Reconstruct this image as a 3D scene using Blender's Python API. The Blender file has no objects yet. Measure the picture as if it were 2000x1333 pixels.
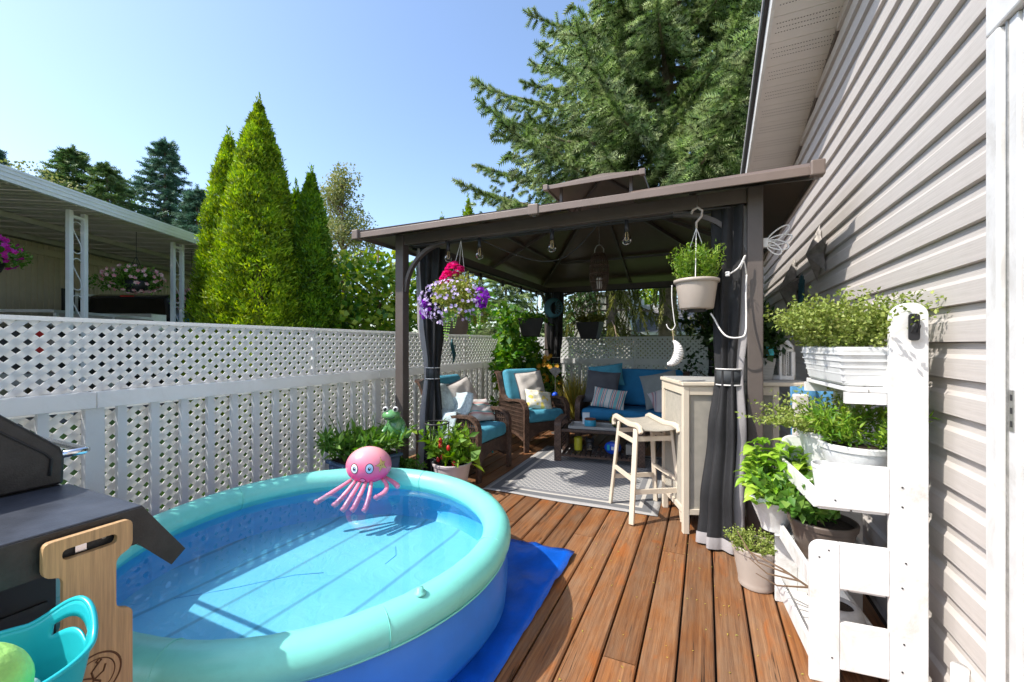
import bpy, math, random
import numpy as np
from mathutils import Vector, Matrix

# ------------------------------------------------------------------ camera, sky, sun, exposure
scene = bpy.context.scene
col = scene.collection
random.seed(7); rng = np.random.default_rng(7)
R = math.radians; PI = math.pi
cam = bpy.data.objects.new('camera', bpy.data.cameras.new('camera')); col.objects.link(cam)
cam.location = (0, 0, 1.27); cam.rotation_euler = (R(90), 0, math.atan(378/822))
cam.data.sensor_width = 36; cam.data.lens = 822/2000*36; cam.data.shift_y = 7.5/2000
cam.data.clip_start = .02; cam.data.clip_end = 1000
scene.camera = cam
SUN = Vector((.62, .58, -1)).normalized()
w = bpy.data.worlds.new('World'); scene.world = w; w.use_nodes = True
sky = w.node_tree.nodes.new('ShaderNodeTexSky'); sky.sky_type = 'NISHITA'; sky.sun_disc = False
sky.sun_elevation = math.asin(-SUN.z); sky.sun_rotation = R(227); sky.air_density = 1.0; sky.dust_density = 1.5; sky.ozone_density = 2.3
bg = w.node_tree.nodes['Background']; bg.inputs['Strength'].default_value = .15
w.node_tree.links.new(sky.outputs[0], bg.inputs['Color'])
sun = bpy.data.objects.new('sun', bpy.data.lights.new('sun', 'SUN')); col.objects.link(sun)
sun.data.energy = 2.8; sun.data.angle = R(.53); sun.data.color = (1, .95, .87)
sun.rotation_euler = SUN.to_track_quat('-Z', 'Y').to_euler()
vs = scene.view_settings; vs.view_transform = 'Standard'; vs.look = 'None'; vs.exposure = 1.12; vs.gamma = 1
scene.render.resolution_x = 1024; scene.render.resolution_y = 682
scene.cycles.max_bounces = 8; scene.cycles.transparent_max_bounces = 16

# ------------------------------------------------------------------ materials
def newmat(name):
    m = bpy.data.materials.new(name); m.use_nodes = True
    nt = m.node_tree; b = nt.nodes['Principled BSDF']
    return m, nt, b, (lambda a, o, c, i: nt.links.new(a.outputs[o], c.inputs[i]))
def node(nt, t, **k):
    n = nt.nodes.new(t)
    for a, v in k.items():
        if a in n.inputs.keys(): n.inputs[a].default_value = v
        else: setattr(n, a, v)
    return n
def c4(c): return (c[0], c[1], c[2], 1)
def ramp(nt, stops):
    r = nt.nodes.new('ShaderNodeValToRGB'); e = r.color_ramp.elements
    while len(e) < len(stops): e.new(.5)
    for q, (p, c) in zip(e, stops): q.position = p; q.color = c4(c)
    return r
def M(name, c, rough=.5, metal=0, var=.12, scale=6, bump=0, bscale=80, spec=.5, stretch=None, coat=0, dirt=0):
    m, nt, b, L = newmat(name)
    tc = node(nt, 'ShaderNodeTexCoord'); src = tc; so = 'Object'
    if stretch:
        mp = node(nt, 'ShaderNodeMapping'); mp.inputs['Scale'].default_value = stretch; L(tc, 'Object', mp, 'Vector'); src = mp; so = 'Vector'
    n = node(nt, 'ShaderNodeTexNoise', Scale=scale, Detail=5.0, Roughness=.65); L(src, so, n, 'Vector')
    r = ramp(nt, [(.3, [x*(1-var) for x in c]), (.7, [min(1, x*(1+var)) for x in c])]); L(n, 0, r, 0); L(r, 0, b, 'Base Color')
    if dirt:
        nd = node(nt, 'ShaderNodeTexNoise', Scale=4.5, Detail=9.0, Roughness=.75, Distortion=.8); L(tc, 'Object', nd, 'Vector'); rd = ramp(nt, [(.36, (.62, .57, .50)), (.50, (1, 1, 1))]); L(nd, 0, rd, 0)
        md_ = node(nt, 'ShaderNodeMix', data_type='RGBA', blend_type='MULTIPLY'); md_.inputs[0].default_value = dirt; L(r, 0, md_, 6); L(rd, 0, md_, 7); L(md_, 2, b, 'Base Color')
    b.inputs['Roughness'].default_value = rough; b.inputs['Metallic'].default_value = metal
    b.inputs['Specular IOR Level'].default_value = spec; b.inputs['Coat Weight'].default_value = coat
    if bump:
        n2 = node(nt, 'ShaderNodeTexNoise', Scale=bscale, Detail=4.0); L(src, so, n2, 'Vector')
        bp = node(nt, 'ShaderNodeBump', Strength=bump, Distance=.01); L(n2, 0, bp, 'Height'); L(bp, 0, b, 'Normal')
    return m
def LM(name, c1, c2, c3, trans=.3, rough=.5, patch=0):
    m, nt, b, L = newmat(name)
    g = node(nt, 'ShaderNodeNewGeometry'); r = ramp(nt, [(0, c1), (.5, c2), (1, c3)]); L(g, 'Random Per Island', r, 0)
    if patch:
        tc = node(nt, 'ShaderNodeTexCoord'); n = node(nt, 'ShaderNodeTexNoise', Scale=patch, Detail=2.0); L(tc, 'Object', n, 'Vector')
        mr = node(nt, 'ShaderNodeMapRange'); mr.inputs['From Min'].default_value = .35; mr.inputs['From Max'].default_value = .65; mr.inputs['To Min'].default_value = .5; mr.inputs['To Max'].default_value = 1.35; L(n, 0, mr, 0)
        h0 = node(nt, 'ShaderNodeHueSaturation'); L(mr, 0, h0, 'Value'); L(r, 0, h0, 'Color'); r = h0
    L(r, 0, b, 'Base Color'); b.inputs['Roughness'].default_value = rough; b.inputs['Specular IOR Level'].default_value = .35
    t = node(nt, 'ShaderNodeBsdfTranslucent'); mx = node(nt, 'ShaderNodeMixShader'); mx.inputs[0].default_value = trans
    hs = node(nt, 'ShaderNodeHueSaturation', Saturation=1.15, Value=1.3); L(r, 0, hs, 'Color'); L(hs, 0, t, 'Color')
    L(b, 0, mx, 1); L(t, 0, mx, 2); L(mx, 0, nt.nodes['Material Output'], 'Surface')
    return m
def wave_mat(name, stops, scale, rough=.8, rot=(0, 0, 0), dist=1.5, coord='Object'):
    m, nt, b, L = newmat(name)
    tc = node(nt, 'ShaderNodeTexCoord'); mp = node(nt, 'ShaderNodeMapping'); mp.inputs['Rotation'].default_value = rot; L(tc, coord, mp, 'Vector')
    wv = node(nt, 'ShaderNodeTexWave', Scale=scale, Distortion=dist, Detail=1.0); L(mp, 0, wv, 'Vector')
    r = ramp(nt, stops); r.color_ramp.interpolation = 'CONSTANT'; L(wv, 0, r, 0); L(r, 0, b, 'Base Color'); b.inputs['Roughness'].default_value = rough
    return m
def weave_mat(name, c, s=60, rough=.5, lo=.6, hi=1.45):
    m, nt, b, L = newmat(name)
    tc = node(nt, 'ShaderNodeTexCoord'); ck = node(nt, 'ShaderNodeTexChecker', Scale=s); L(tc, 'Object', ck, 'Vector')
    n = node(nt, 'ShaderNodeTexNoise', Scale=25.0, Detail=3.0); L(tc, 'Object', n, 'Vector')
    r = ramp(nt, [(.3, [x*lo for x in c]), (.7, [x*hi for x in c])]); L(n, 0, r, 0)
    mx = node(nt, 'ShaderNodeMix', data_type='RGBA', blend_type='MULTIPLY'); mx.inputs[0].default_value = .55
    L(r, 0, mx, 6); L(ck, 'Color', mx, 7); ck.inputs['Color1'].default_value = (1, 1, 1, 1); ck.inputs['Color2'].default_value = (.45, .45, .45, 1)
    L(mx, 2, b, 'Base Color'); b.inputs['Roughness'].default_value = rough
    bp = node(nt, 'ShaderNodeBump', Strength=.7, Distance=.006); L(ck, 'Fac', bp, 'Height'); L(bp, 0, b, 'Normal')
    return m
def deck_mat():
    m, nt, b, L = newmat('deck_wood')
    oi = node(nt, 'ShaderNodeObjectInfo'); tc = node(nt, 'ShaderNodeTexCoord')
    mul = node(nt, 'ShaderNodeMath', operation='MULTIPLY'); mul.inputs[1].default_value = 57; L(oi, 'Random', mul, 0)
    cb = node(nt, 'ShaderNodeCombineXYZ'); L(mul, 0, cb, 0); L(mul, 0, cb, 1)
    ad = node(nt, 'ShaderNodeVectorMath', operation='ADD'); L(tc, 'Object', ad, 0); L(cb, 0, ad, 1)
    def st(sc):
        p = node(nt, 'ShaderNodeMapping'); p.inputs['Scale'].default_value = sc; L(ad, 0, p, 'Vector'); return p
    grain = node(nt, 'ShaderNodeTexNoise', Scale=1.0, Detail=8.0, Roughness=.7, Distortion=.6); L(st((60, 1.6, 60)), 0, grain, 'Vector')
    fine = node(nt, 'ShaderNodeTexNoise', Scale=1.0, Detail=4.0); L(st((240, 6, 240)), 0, fine, 'Vector')
    worn = node(nt, 'ShaderNodeTexNoise', Scale=1.0, Detail=6.0, Roughness=.7); L(st((7, 2.6, 7)), 0, worn, 'Vector')
    red = node(nt, 'ShaderNodeTexNoise', Scale=1.0, Detail=4.0); L(st((9, 3.2, 9)), 0, red, 'Vector'); red.inputs['Distortion'].default_value = 1.
    base = ramp(nt, [(.25, (.095, .033, .012)), (.48, (.235, .092, .030)), (.75, (.37, .165, .056))]); L(grain, 0, base, 0)
    grey = ramp(nt, [(.3, (.15, .080, .043)), (.75, (.35, .21, .115))]); L(grain, 0, grey, 0)
    wr = ramp(nt, [(.40, (0, 0, 0)), (.64, (.85, .85, .85))]); L(worn, 0, wr, 0)
    mx = node(nt, 'ShaderNodeMix', data_type='RGBA'); L(wr, 0, mx, 0); L(base, 0, mx, 6); L(grey, 0, mx, 7)
    rr = ramp(nt, [(.58, (0, 0, 0)), (.70, (.7, .7, .7))]); L(red, 0, rr, 0)
    mx2 = node(nt, 'ShaderNodeMix', data_type='RGBA'); L(rr, 0, mx2, 0); L(mx, 2, mx2, 6); mx2.inputs[7].default_value = (.34, .105, .02, 1)
    crk = node(nt, 'ShaderNodeTexNoise', Scale=1.0, Detail=3.0, Distortion=.3); L(st((38, .75, 38)), 0, crk, 'Vector')
    cr = ramp(nt, [(.485, (1, 1, 1)), (.497, (.12, .12, .12)), (.503, (.12, .12, .12)), (.515, (1, 1, 1))]); L(crk, 0, cr, 0)
    msk = node(nt, 'ShaderNodeTexNoise', Scale=1.0, Detail=1.0); L(st((5, 1.1, 5)), 0, msk, 'Vector')
    mr = ramp(nt, [(.52, (0, 0, 0)), (.6, (1, 1, 1))]); L(msk, 0, mr, 0)
    mx3 = node(nt, 'ShaderNodeMix', data_type='RGBA', blend_type='MULTIPLY'); L(mr, 0, mx3, 0); L(mx2, 2, mx3, 6); L(cr, 0, mx3, 7)
    vv = node(nt, 'ShaderNodeMapRange'); vv.inputs['To Min'].default_value = .74; vv.inputs['To Max'].default_value = 1.18; L(oi, 'Random', vv, 0)
    hs = node(nt, 'ShaderNodeHueSaturation', Saturation=1.0); L(vv, 0, hs, 'Value'); L(mx3, 2, hs, 'Color')
    fr_ = ramp(nt, [(.3, (.55, .52, .5)), (.62, (1.0, 1.0, 1.0))]); L(fine, 0, fr_, 0)
    mx4 = node(nt, 'ShaderNodeMix', data_type='RGBA', blend_type='MULTIPLY'); mx4.inputs[0].default_value = .5; L(hs, 0, mx4, 6); L(fr_, 0, mx4, 7); L(mx4, 2, b, 'Base Color')
    rg = node(nt, 'ShaderNodeMapRange'); rg.inputs['To Min'].default_value = .38; rg.inputs['To Max'].default_value = .75; L(worn, 0, rg, 0); L(rg, 0, b, 'Roughness')
    sm = node(nt, 'ShaderNodeMath', operation='MULTIPLY'); L(fine, 0, sm, 0); L(cr, 0, sm, 1)
    bp = node(nt, 'ShaderNodeBump', Strength=.5, Distance=.004); L(sm, 0, bp, 'Height'); L(bp, 0, b, 'Normal')
    return m
def glass_mat(name, tint=(1, 1, 1), rough=.02, fac=.12):
    m, nt, b, L = newmat(name); nt.nodes.remove(b)
    t = node(nt, 'ShaderNodeBsdfTransparent', Color=c4(tint)); g = node(nt, 'ShaderNodeBsdfGlossy', Roughness=rough)
    f = node(nt, 'ShaderNodeFresnel', IOR=1.4); mx = node(nt, 'ShaderNodeMixShader'); L(f, 0, mx, 0); L(t, 0, mx, 1); L(g, 0, mx, 2)
    L(mx, 0, nt.nodes['Material Output'], 'Surface'); return m, nt, g, f, L
def sheer_mat(name, c, alpha):
    m, nt, b, L = newmat(name); b.inputs['Base Color'].default_value = c4(c); b.inputs['Roughness'].default_value = .7
    b.inputs['Sheen Weight'].default_value = .08
    t = node(nt, 'ShaderNodeBsdfTransparent'); mx = node(nt, 'ShaderNodeMixShader'); mx.inputs[0].default_value = alpha
    tc = node(nt, 'ShaderNodeTexCoord'); n = node(nt, 'ShaderNodeTexNoise', Scale=30.0); L(tc, 'Object', n, 'Vector')
    r = ramp(nt, [(.3, [x*.7 for x in c]), (.7, [x*1.5 for x in c])]); L(n, 0, r, 0); L(r, 0, b, 'Base Color')
    L(t, 0, mx, 1); L(b, 0, mx, 2); L(mx, 0, nt.nodes['Material Output'], 'Surface'); return m

MT = {}
MT['deck'] = deck_mat()
MT['joist'] = M('joist_wood', (.05, .035, .025), .9)
MT['vinyl'] = M('white_vinyl', (.86, .865, .87), .45, var=.05, scale=3, bump=.05, bscale=12, dirt=.25)
def translucent(m, fac):
    nt = m.node_tree; b = nt.nodes['Principled BSDF']; t = node(nt, 'ShaderNodeBsdfTranslucent', Color=(.85, .84, .80, 1)); mx = node(nt, 'ShaderNodeMixShader'); mx.inputs[0].default_value = fac
    nt.links.new(b.outputs[0], mx.inputs[1]); nt.links.new(t.outputs[0], mx.inputs[2]); nt.links.new(mx.outputs[0], nt.nodes['Material Output'].inputs['Surface'])
translucent(MT['vinyl'], .40)
MT['siding'] = M('taupe_siding', (.50, .462, .43), .55, var=.06, scale=2.5, bump=.12, bscale=3, stretch=(10, 1.2, 40), dirt=.10)
MT['soffit'] = M('soffit_vinyl', (.70, .66, .62), .5, var=.03)
MT['hole'] = M('vent_hole', (.05, .045, .04), .9)
MT['white'] = M('white_paint', (.74, .735, .72), .45, var=.09, scale=14, bump=.12, bscale=25, stretch=(1, 1, .4), dirt=.55)
MT['trim'] = M('white_door_trim', (.66, .655, .64), .45, var=.10, scale=9, bump=.15, bscale=14, dirt=.35)
MT['brown'] = M('brown_powder_coat', (.10, .080, .070), .45, var=.12, scale=5, bump=.08, bscale=120)
MT['roofbrown'] = M('brown_roof_sheet', (.165, .122, .10), .42, var=.14, scale=3, bump=.06, bscale=40)
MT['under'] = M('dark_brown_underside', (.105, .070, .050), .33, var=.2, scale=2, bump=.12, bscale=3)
MT['mesh'] = sheer_mat('black_netting', (.0065, .0065, .008), .93)
MT['greycloth'] = M('grey_cloth', (.33, .31, .31), .8, bump=.2, bscale=90)
MT['tieband'] = M('dark_tie_band', (.035, .04, .045), .7)
MT['wicker'] = weave_mat('brown_wicker', (.115, .066, .045), 55)
MT['wickerdark'] = weave_mat('brown_wicker_panel', (.085, .05, .035), 90)
MT['teal'] = M('teal_cushion_fabric', (.06, .28, .39), .85, var=.18, scale=9, bump=.25, bscale=25)
MT['blue'] = M('deep_blue_cushion_fabric', (.016, .18, .37), .85, var=.15, scale=7, bump=.25, bscale=20)
MT['offwhite'] = M('oatmeal_fabric', (.58, .54, .50), .9, var=.08, bump=.3, bscale=18)
MT['charcoal'] = M('charcoal_fabric', (.085, .09, .105), .9, bump=.3, bscale=30)
MT['greypillow'] = M('sage_grey_fabric', (.27, .29, .28), .9, bump=.3, bscale=30)
MT['throw'] = M('pale_blue_knit', (.50, .60, .62), .95, var=.2, scale=40, bump=.8, bscale=90)
PAL = [(.0, (.72, .70, .66)), (.16, (.10, .36, .42)), (.30, (.66, .62, .60)), (.42, (.62, .26, .24)), (.56, (.72, .70, .68)), (.70, (.16, .20, .34)), (.82, (.75, .45, .36)), (.92, (.20, .52, .55))]
MT['stripe'] = wave_mat('candy_stripe_fabric', PAL, 1.5, rot=(0, 0, 0), dist=1.2)
MT['stripe2'] = wave_mat('pastel_stripe_fabric', [(0, (.74, .70, .68)), (.25, (.25, .56, .58)), (.4, (.74, .70, .68)), (.55, (.70, .34, .33)), (.75, (.72, .58, .52)), (.9, (.74, .72, .70))], 1.6, rot=(0, 0, R(90)), dist=2)
MT['paisley'] = wave_mat('mottled_pink_fabric', [(0, (.56, .52, .54)), (.3, (.50, .26, .28)), (.45, (.60, .54, .52)), (.62, (.13, .16, .28)), (.7, (.60, .48, .46)), (.85, (.62, .58, .56))], 1.3, dist=7)
MT['lemon'] = wave_mat('lemon_print_fabric', [(0, (.78, .76, .70)), (.45, (.74, .60, .13)), (.75, (.80, .77, .66)), (.9, (.45, .5, .2))], 1.0, dist=9)
def spot_mat(name, c1, c2, c3, scale):
    m, nt, b, L = newmat(name); tc = node(nt, 'ShaderNodeTexCoord'); v = node(nt, 'ShaderNodeTexVoronoi', Scale=scale); L(tc, 'Object', v, 'Vector')
    r = ramp(nt, [(0, c2), (.36, c1), (.62, c3), (.66, c1)]); r.color_ramp.interpolation = 'CONSTANT'; L(v, 0, r, 0); L(r, 0, b, 'Base Color'); b.inputs['Roughness'].default_value = .9; return m
MT['lemon'] = spot_mat('lemon_print', (.72, .70, .60), (.74, .60, .14), (.50, .52, .30), 13)
MT['beige'] = M('beige_powder_coat', (.66, .575, .455), .42, var=.05, bump=.05, bscale=90)
MT['sling'] = weave_mat('beige_sling_mesh', (.50, .46, .385), 190, .8, .92, 1.08)
MT['mint'] = M('mint_inflatable_vinyl', (.20, .66, .57), .42, var=.05, scale=3, bump=.10, bscale=14, coat=.15, dirt=.18)
MT['poolblue'] = M('blue_pool_vinyl', (.015, .18, .66), .38, var=.12, scale=3, bump=.12, bscale=7)
MT['poolin'] = M('inner_pool_vinyl', (.08, .42, .72), .4, var=.08, scale=2)
MT['tarp'] = M('blue_tarp', (.006, .11, .58), .30, var=.25, scale=4, bump=.9, bscale=7)
MT['black'] = M('black_enamel', (.020, .019, .019), .42, var=.5, scale=20, bump=.12, bscale=200)
MT['blackpl'] = M('black_plastic', (.018, .018, .02), .5)
MT['navy'] = M('dark_shelf_enamel', (.045, .05, .062), .38, var=.3, scale=15, bump=.08, bscale=150)
MT['chrome'] = M('chrome', (.75, .75, .77), .15, metal=1, var=.02)
MT['galv'] = M('galvanised_steel', (.45, .44, .42), .45, metal=.9, var=.3, scale=30)
MT['wire'] = M('dark_wire', (.03, .03, .03), .5)
MT['whitecord'] = M('white_cord', (.72, .70, .68), .5)
MT['bamboo'] = M('bamboo_board', (.50, .31, .15), .5, var=.3, scale=3, stretch=(40, 40, 1.5))
MT['burn'] = M('burnt_mark', (.13, .055, .02), .7)
MT['tub'] = M('turquoise_tub_plastic', (.02, .48, .54), .3, var=.04)
MT['neon'] = M('neon_green_ball', (.42, .80, .20), .5, var=.25, scale=9, bump=.5, bscale=40)
MT['soil'] = M('potting_soil', (.035, .022, .014), .95, var=.5, scale=60, bump=.8, bscale=80)
MT['whitepot'] = M('white_pot_plastic', (.70, .71, .70), .42, var=.07, scale=12, dirt=.45)
MT['taupepot'] = M('taupe_pot_plastic', (.42, .36, .31), .5, var=.07)
MT['brownpot'] = M('dark_brown_pot', (.105, .078, .062), .5, var=.2, stretch=(2, 2, 30))
MT['palepot'] = M('pale_lilac_pot', (.56, .50, .50), .5, var=.06)
MT['bluepot'] = M('slate_blue_pot', (.055, .12, .22), .5)
MT['concrete'] = M('concrete_pot', (.55, .53, .50), .85, var=.18, scale=18, bump=.4, bscale=40)
MT['greywood'] = M('grey_washed_wood', (.36, .36, .35), .75, var=.25, scale=4, stretch=(3, 40, 40))
MT['bark'] = M('scaly_bark', (.22, .155, .115), .9, var=.55, scale=9, bump=1.0, bscale=16)
MT['twig'] = M('brown_stem', (.16, .10, .06), .8)
MT['stem'] = M('green_stem', (.12, .20, .05), .6)
MT['grass'] = M('lawn', (.10, .17, .035), .9, var=.5, scale=3, bump=.6, bscale=60)
MT['gravel'] = M('driveway', (.16, .155, .15), .9, var=.3, scale=20, bump=.6, bscale=120)
MT['cream'] = M('cream_metal_siding', (.62, .54, .41), .6, var=.06)
MT['housewall'] = M('grey_beige_wall', (.34, .33, .29), .7, var=.06)
MT['shingle'] = M('grey_shingle', (.25, .24, .245), .9, var=.4, scale=14, bump=.4, bscale=30)
MT['carportroof'] = M('carport_metal', (.52, .49, .44), .5)
MT['carwhite'] = M('white_carport_paint', (.80, .82, .84), .4, var=.04)
MT['truck'] = M('dark_truck_paint', (.03, .032, .042), .22, coat=.6)
MT['carglass'] = M('dark_car_glass', (.006, .006, .008), .08)
MT['tyre'] = M('tyre_rubber', (.02, .02, .02), .85)
MT['alu'] = M('aluminium', (.62, .63, .65), .35, metal=.7, bump=.2, bscale=60)
MT['red'] = M('red_plastic', (.55, .02, .02), .3)
MT['cyanbar'] = M('cyan_bin_plastic', (.03, .30, .46), .4)
MT['frog'] = M('green_glazed_frog', (.13, .34, .12), .2, var=.25, scale=10, coat=.5)
MT['eyewhite'] = M('eye_white', (.8, .8, .78), .3); MT['eyeblue'] = M('eye_pale_blue', (.42, .55, .75), .35)
MT['eyeblack'] = M('eye_black', (.01, .01, .015), .25)
MT['starfish'] = M('tan_starfish_print', (.62, .36, .12), .4)
MT['mouth'] = M('pink_mouth', (.78, .22, .42), .4)
MT['lav'] = LM('lavender_petals', (.50, .36, .72), (.66, .54, .82), (.80, .74, .88), .3)
MT['purple'] = LM('violet_petals', (.20, .01, .42), (.34, .03, .58), (.48, .10, .70), .3)
MT['magenta'] = LM('magenta_petals', (.62, .0, .20), (.85, .01, .30), (.92, .10, .34), .35)
MT['pink'] = LM('pink_petals', (.75, .25, .35), (.85, .5, .55), (.85, .72, .7), .3)
MT['fuchsia'] = LM('fuchsia_petals', (.45, .01, .28), (.65, .03, .38), (.5, .05, .5), .3)
MT['orange'] = LM('golden_petals', (.80, .32, .03), (.85, .48, .05), (.8, .6, .1), .3)
MT['yellow'] = M('chartreuse_enamel', (.50, .46, .03), .45)
MT['lemonfruit'] = M('lemon_skin', (.72, .66, .10), .45)
MT['cyanpot'] = M('sky_blue_ceramic', (.04, .34, .52), .35, var=.15, scale=14)
MT['terracotta'] = M('rust_lid', (.20, .07, .04), .7)
MT['royal'] = M('royal_blue_plastic', (.01, .07, .55), .35)
MT['tealpl'] = M('teal_plastic', (.02, .42, .50), .4)
MT['paper'] = M('paper_label', (.70, .76, .80), .6)
MT['metalgrey'] = M('hammered_zinc', (.24, .22, .20), .45, metal=.5, var=.3, scale=20, bump=.6, bscale=40)
MT['tealmetal'] = M('verdigris_metal', (.012, .075, .09), .45, metal=.3, var=.5)
MT['mooncord'] = M('white_plush_cord', (.72, .70, .68), .9, bump=1., bscale=60)
MT['rope'] = M('jute_string', (.42, .33, .22), .9)
MT['canvasblue'] = M('denim_blue_canvas', (.05, .18, .33), .8, bump=.2, bscale=40)
MT['filament'] = M('amber_filament', (.5, .35, .15), .4)
MT['bulb'] = glass_mat('bulb_glass', (.93, .93, .90))[0]
MT['pane'] = glass_mat('clear_pane', (.9, .92, .92))[0]
# leaves
MT['cedar'] = LM('cedar_foliage', (.10, .21, .006), (.26, .39, .012), (.46, .55, .03), .33, patch=5)
MT['cedard'] = LM('cedar_foliage_deep', (.055, .15, .008), (.14, .28, .012), (.28, .42, .02), .3, patch=5)
MT['spruce'] = LM('spruce_needles', (.12, .20, .06), (.25, .35, .12), (.44, .51, .26), .25, patch=2.2)
MT['spruced'] = LM('dark_conifer_needles', (.07, .15, .045), (.14, .23, .07), (.24, .31, .12), .2)
MT['fir'] = LM('blue_fir_needles', (.065, .15, .095), (.12, .22, .14), (.19, .29, .20), .2)
MT['oldneedle'] = LM('olive_needles', (.10, .12, .02), (.17, .17, .03), (.20, .20, .04), .25)
MT['birch'] = LM('birch_leaves', (.14, .19, .05), (.25, .27, .09), (.38, .36, .16), .3)
MT['maple'] = LM('hazel_leaves', (.05, .15, .015), (.16, .28, .02), (.38, .42, .05), .35)
MT['herb'] = LM('thyme_leaves', (.13, .19, .03), (.24, .31, .06), (.36, .40, .12), .25)
MT['herbg'] = LM('tarragon_leaves', (.07, .18, .015), (.15, .30, .02), (.28, .40, .04), .3)
MT['rosem'] = LM('rosemary_leaves', (.10, .22, .03), (.22, .36, .04), (.36, .46, .09), .3)
MT['basil'] = LM('basil_leaves', (.13, .32, .02), (.22, .44, .03), (.34, .54, .06), .35, .35)
MT['mint_l'] = LM('mint_leaves', (.06, .17, .02), (.12, .26, .035), (.22, .36, .07), .3)
MT['darkleaf'] = LM('dark_leaves', (.012, .035, .008), (.025, .06, .012), (.05, .10, .02), .2)
MT['vine'] = LM('vine_leaves', (.03, .13, .015), (.10, .25, .02), (.25, .38, .04), .35)
MT['bask'] = LM('basket_leaves', (.16, .23, .03), (.32, .36, .07), (.52, .50, .16), .3)
MT['fern'] = LM('fern_leaves', (.05, .22, .015), (.14, .32, .02), (.30, .44, .05), .35)
MT['dry'] = LM('dry_grass_blades', (.36, .28, .05), (.50, .40, .08), (.40, .42, .10), .3)
def octo_mat():
    m, nt, b, L = newmat('pink_octopus_vinyl'); tc = node(nt, 'ShaderNodeTexCoord'); sp = node(nt, 'ShaderNodeSeparateXYZ'); L(tc, 'Generated', sp, 0)
    r = ramp(nt, [(0, (.80, .01, .16)), (.25, (.86, .06, .25)), (.55, (.84, .17, .30)), (1, (.84, .42, .42))]); L(sp, 2, r, 0); L(r, 0, b, 'Base Color')
    b.inputs['Roughness'].default_value = .25; b.inputs['Coat Weight'].default_value = .3; return m
MT['octo'] = octo_mat()
MT['tent'] = M('pink_tentacle_vinyl', (.82, .24, .36), .28, coat=.3)
def liner_mat():
    m, nt, b, L = newmat('pool_floor_liner'); tc = node(nt, 'ShaderNodeTexCoord')
    n = node(nt, 'ShaderNodeTexNoise', Scale=2.5, Detail=4.0); L(tc, 'Object', n, 'Vector')
    r = ramp(nt, [(.3, (.17, .52, .68)), (.7, (.23, .59, .72))]); L(n, 0, r, 0)
    wv = node(nt, 'ShaderNodeTexWave', Scale=1.12, Distortion=.35, Detail=2.0); L(tc, 'Object', wv, 'Vector')
    r2 = ramp(nt, [(0, (.55, .55, .55)), (.03, (1, 1, 1))]); L(wv, 0, r2, 0)
    mx = node(nt, 'ShaderNodeMix', data_type='RGBA', blend_type='MULTIPLY'); mx.inputs[0].default_value = .8; L(r, 0, mx, 6); L(r2, 0, mx, 7)
    L(mx, 2, b, 'Base Color'); b.inputs['Roughness'].default_value = .6
    n3 = node(nt, 'ShaderNodeTexNoise', Scale=6.0, Detail=3.0, Distortion=1.5); L(tc, 'Object', n3, 'Vector')
    bp = node(nt, 'ShaderNodeBump', Strength=.4, Distance=.02); L(n3, 0, bp, 'Height'); L(bp, 0, b, 'Normal'); return m
MT['liner'] = liner_mat()
def water_mat():
    m, nt, g, f, L = glass_mat('pool_water', (.80, .93, .98), .0)
    f.inputs['IOR'].default_value = 1.33
    tc = node(nt, 'ShaderNodeTexCoord'); n = node(nt, 'ShaderNodeTexNoise', Scale=5.0, Detail=2.0); L(tc, 'Object', n, 'Vector')
    bp = node(nt, 'ShaderNodeBump', Strength=.08, Distance=.02); L(n, 0, bp, 'Height'); L(bp, 0, g, 'Normal'); return m
MT['water'] = water_mat()
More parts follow.
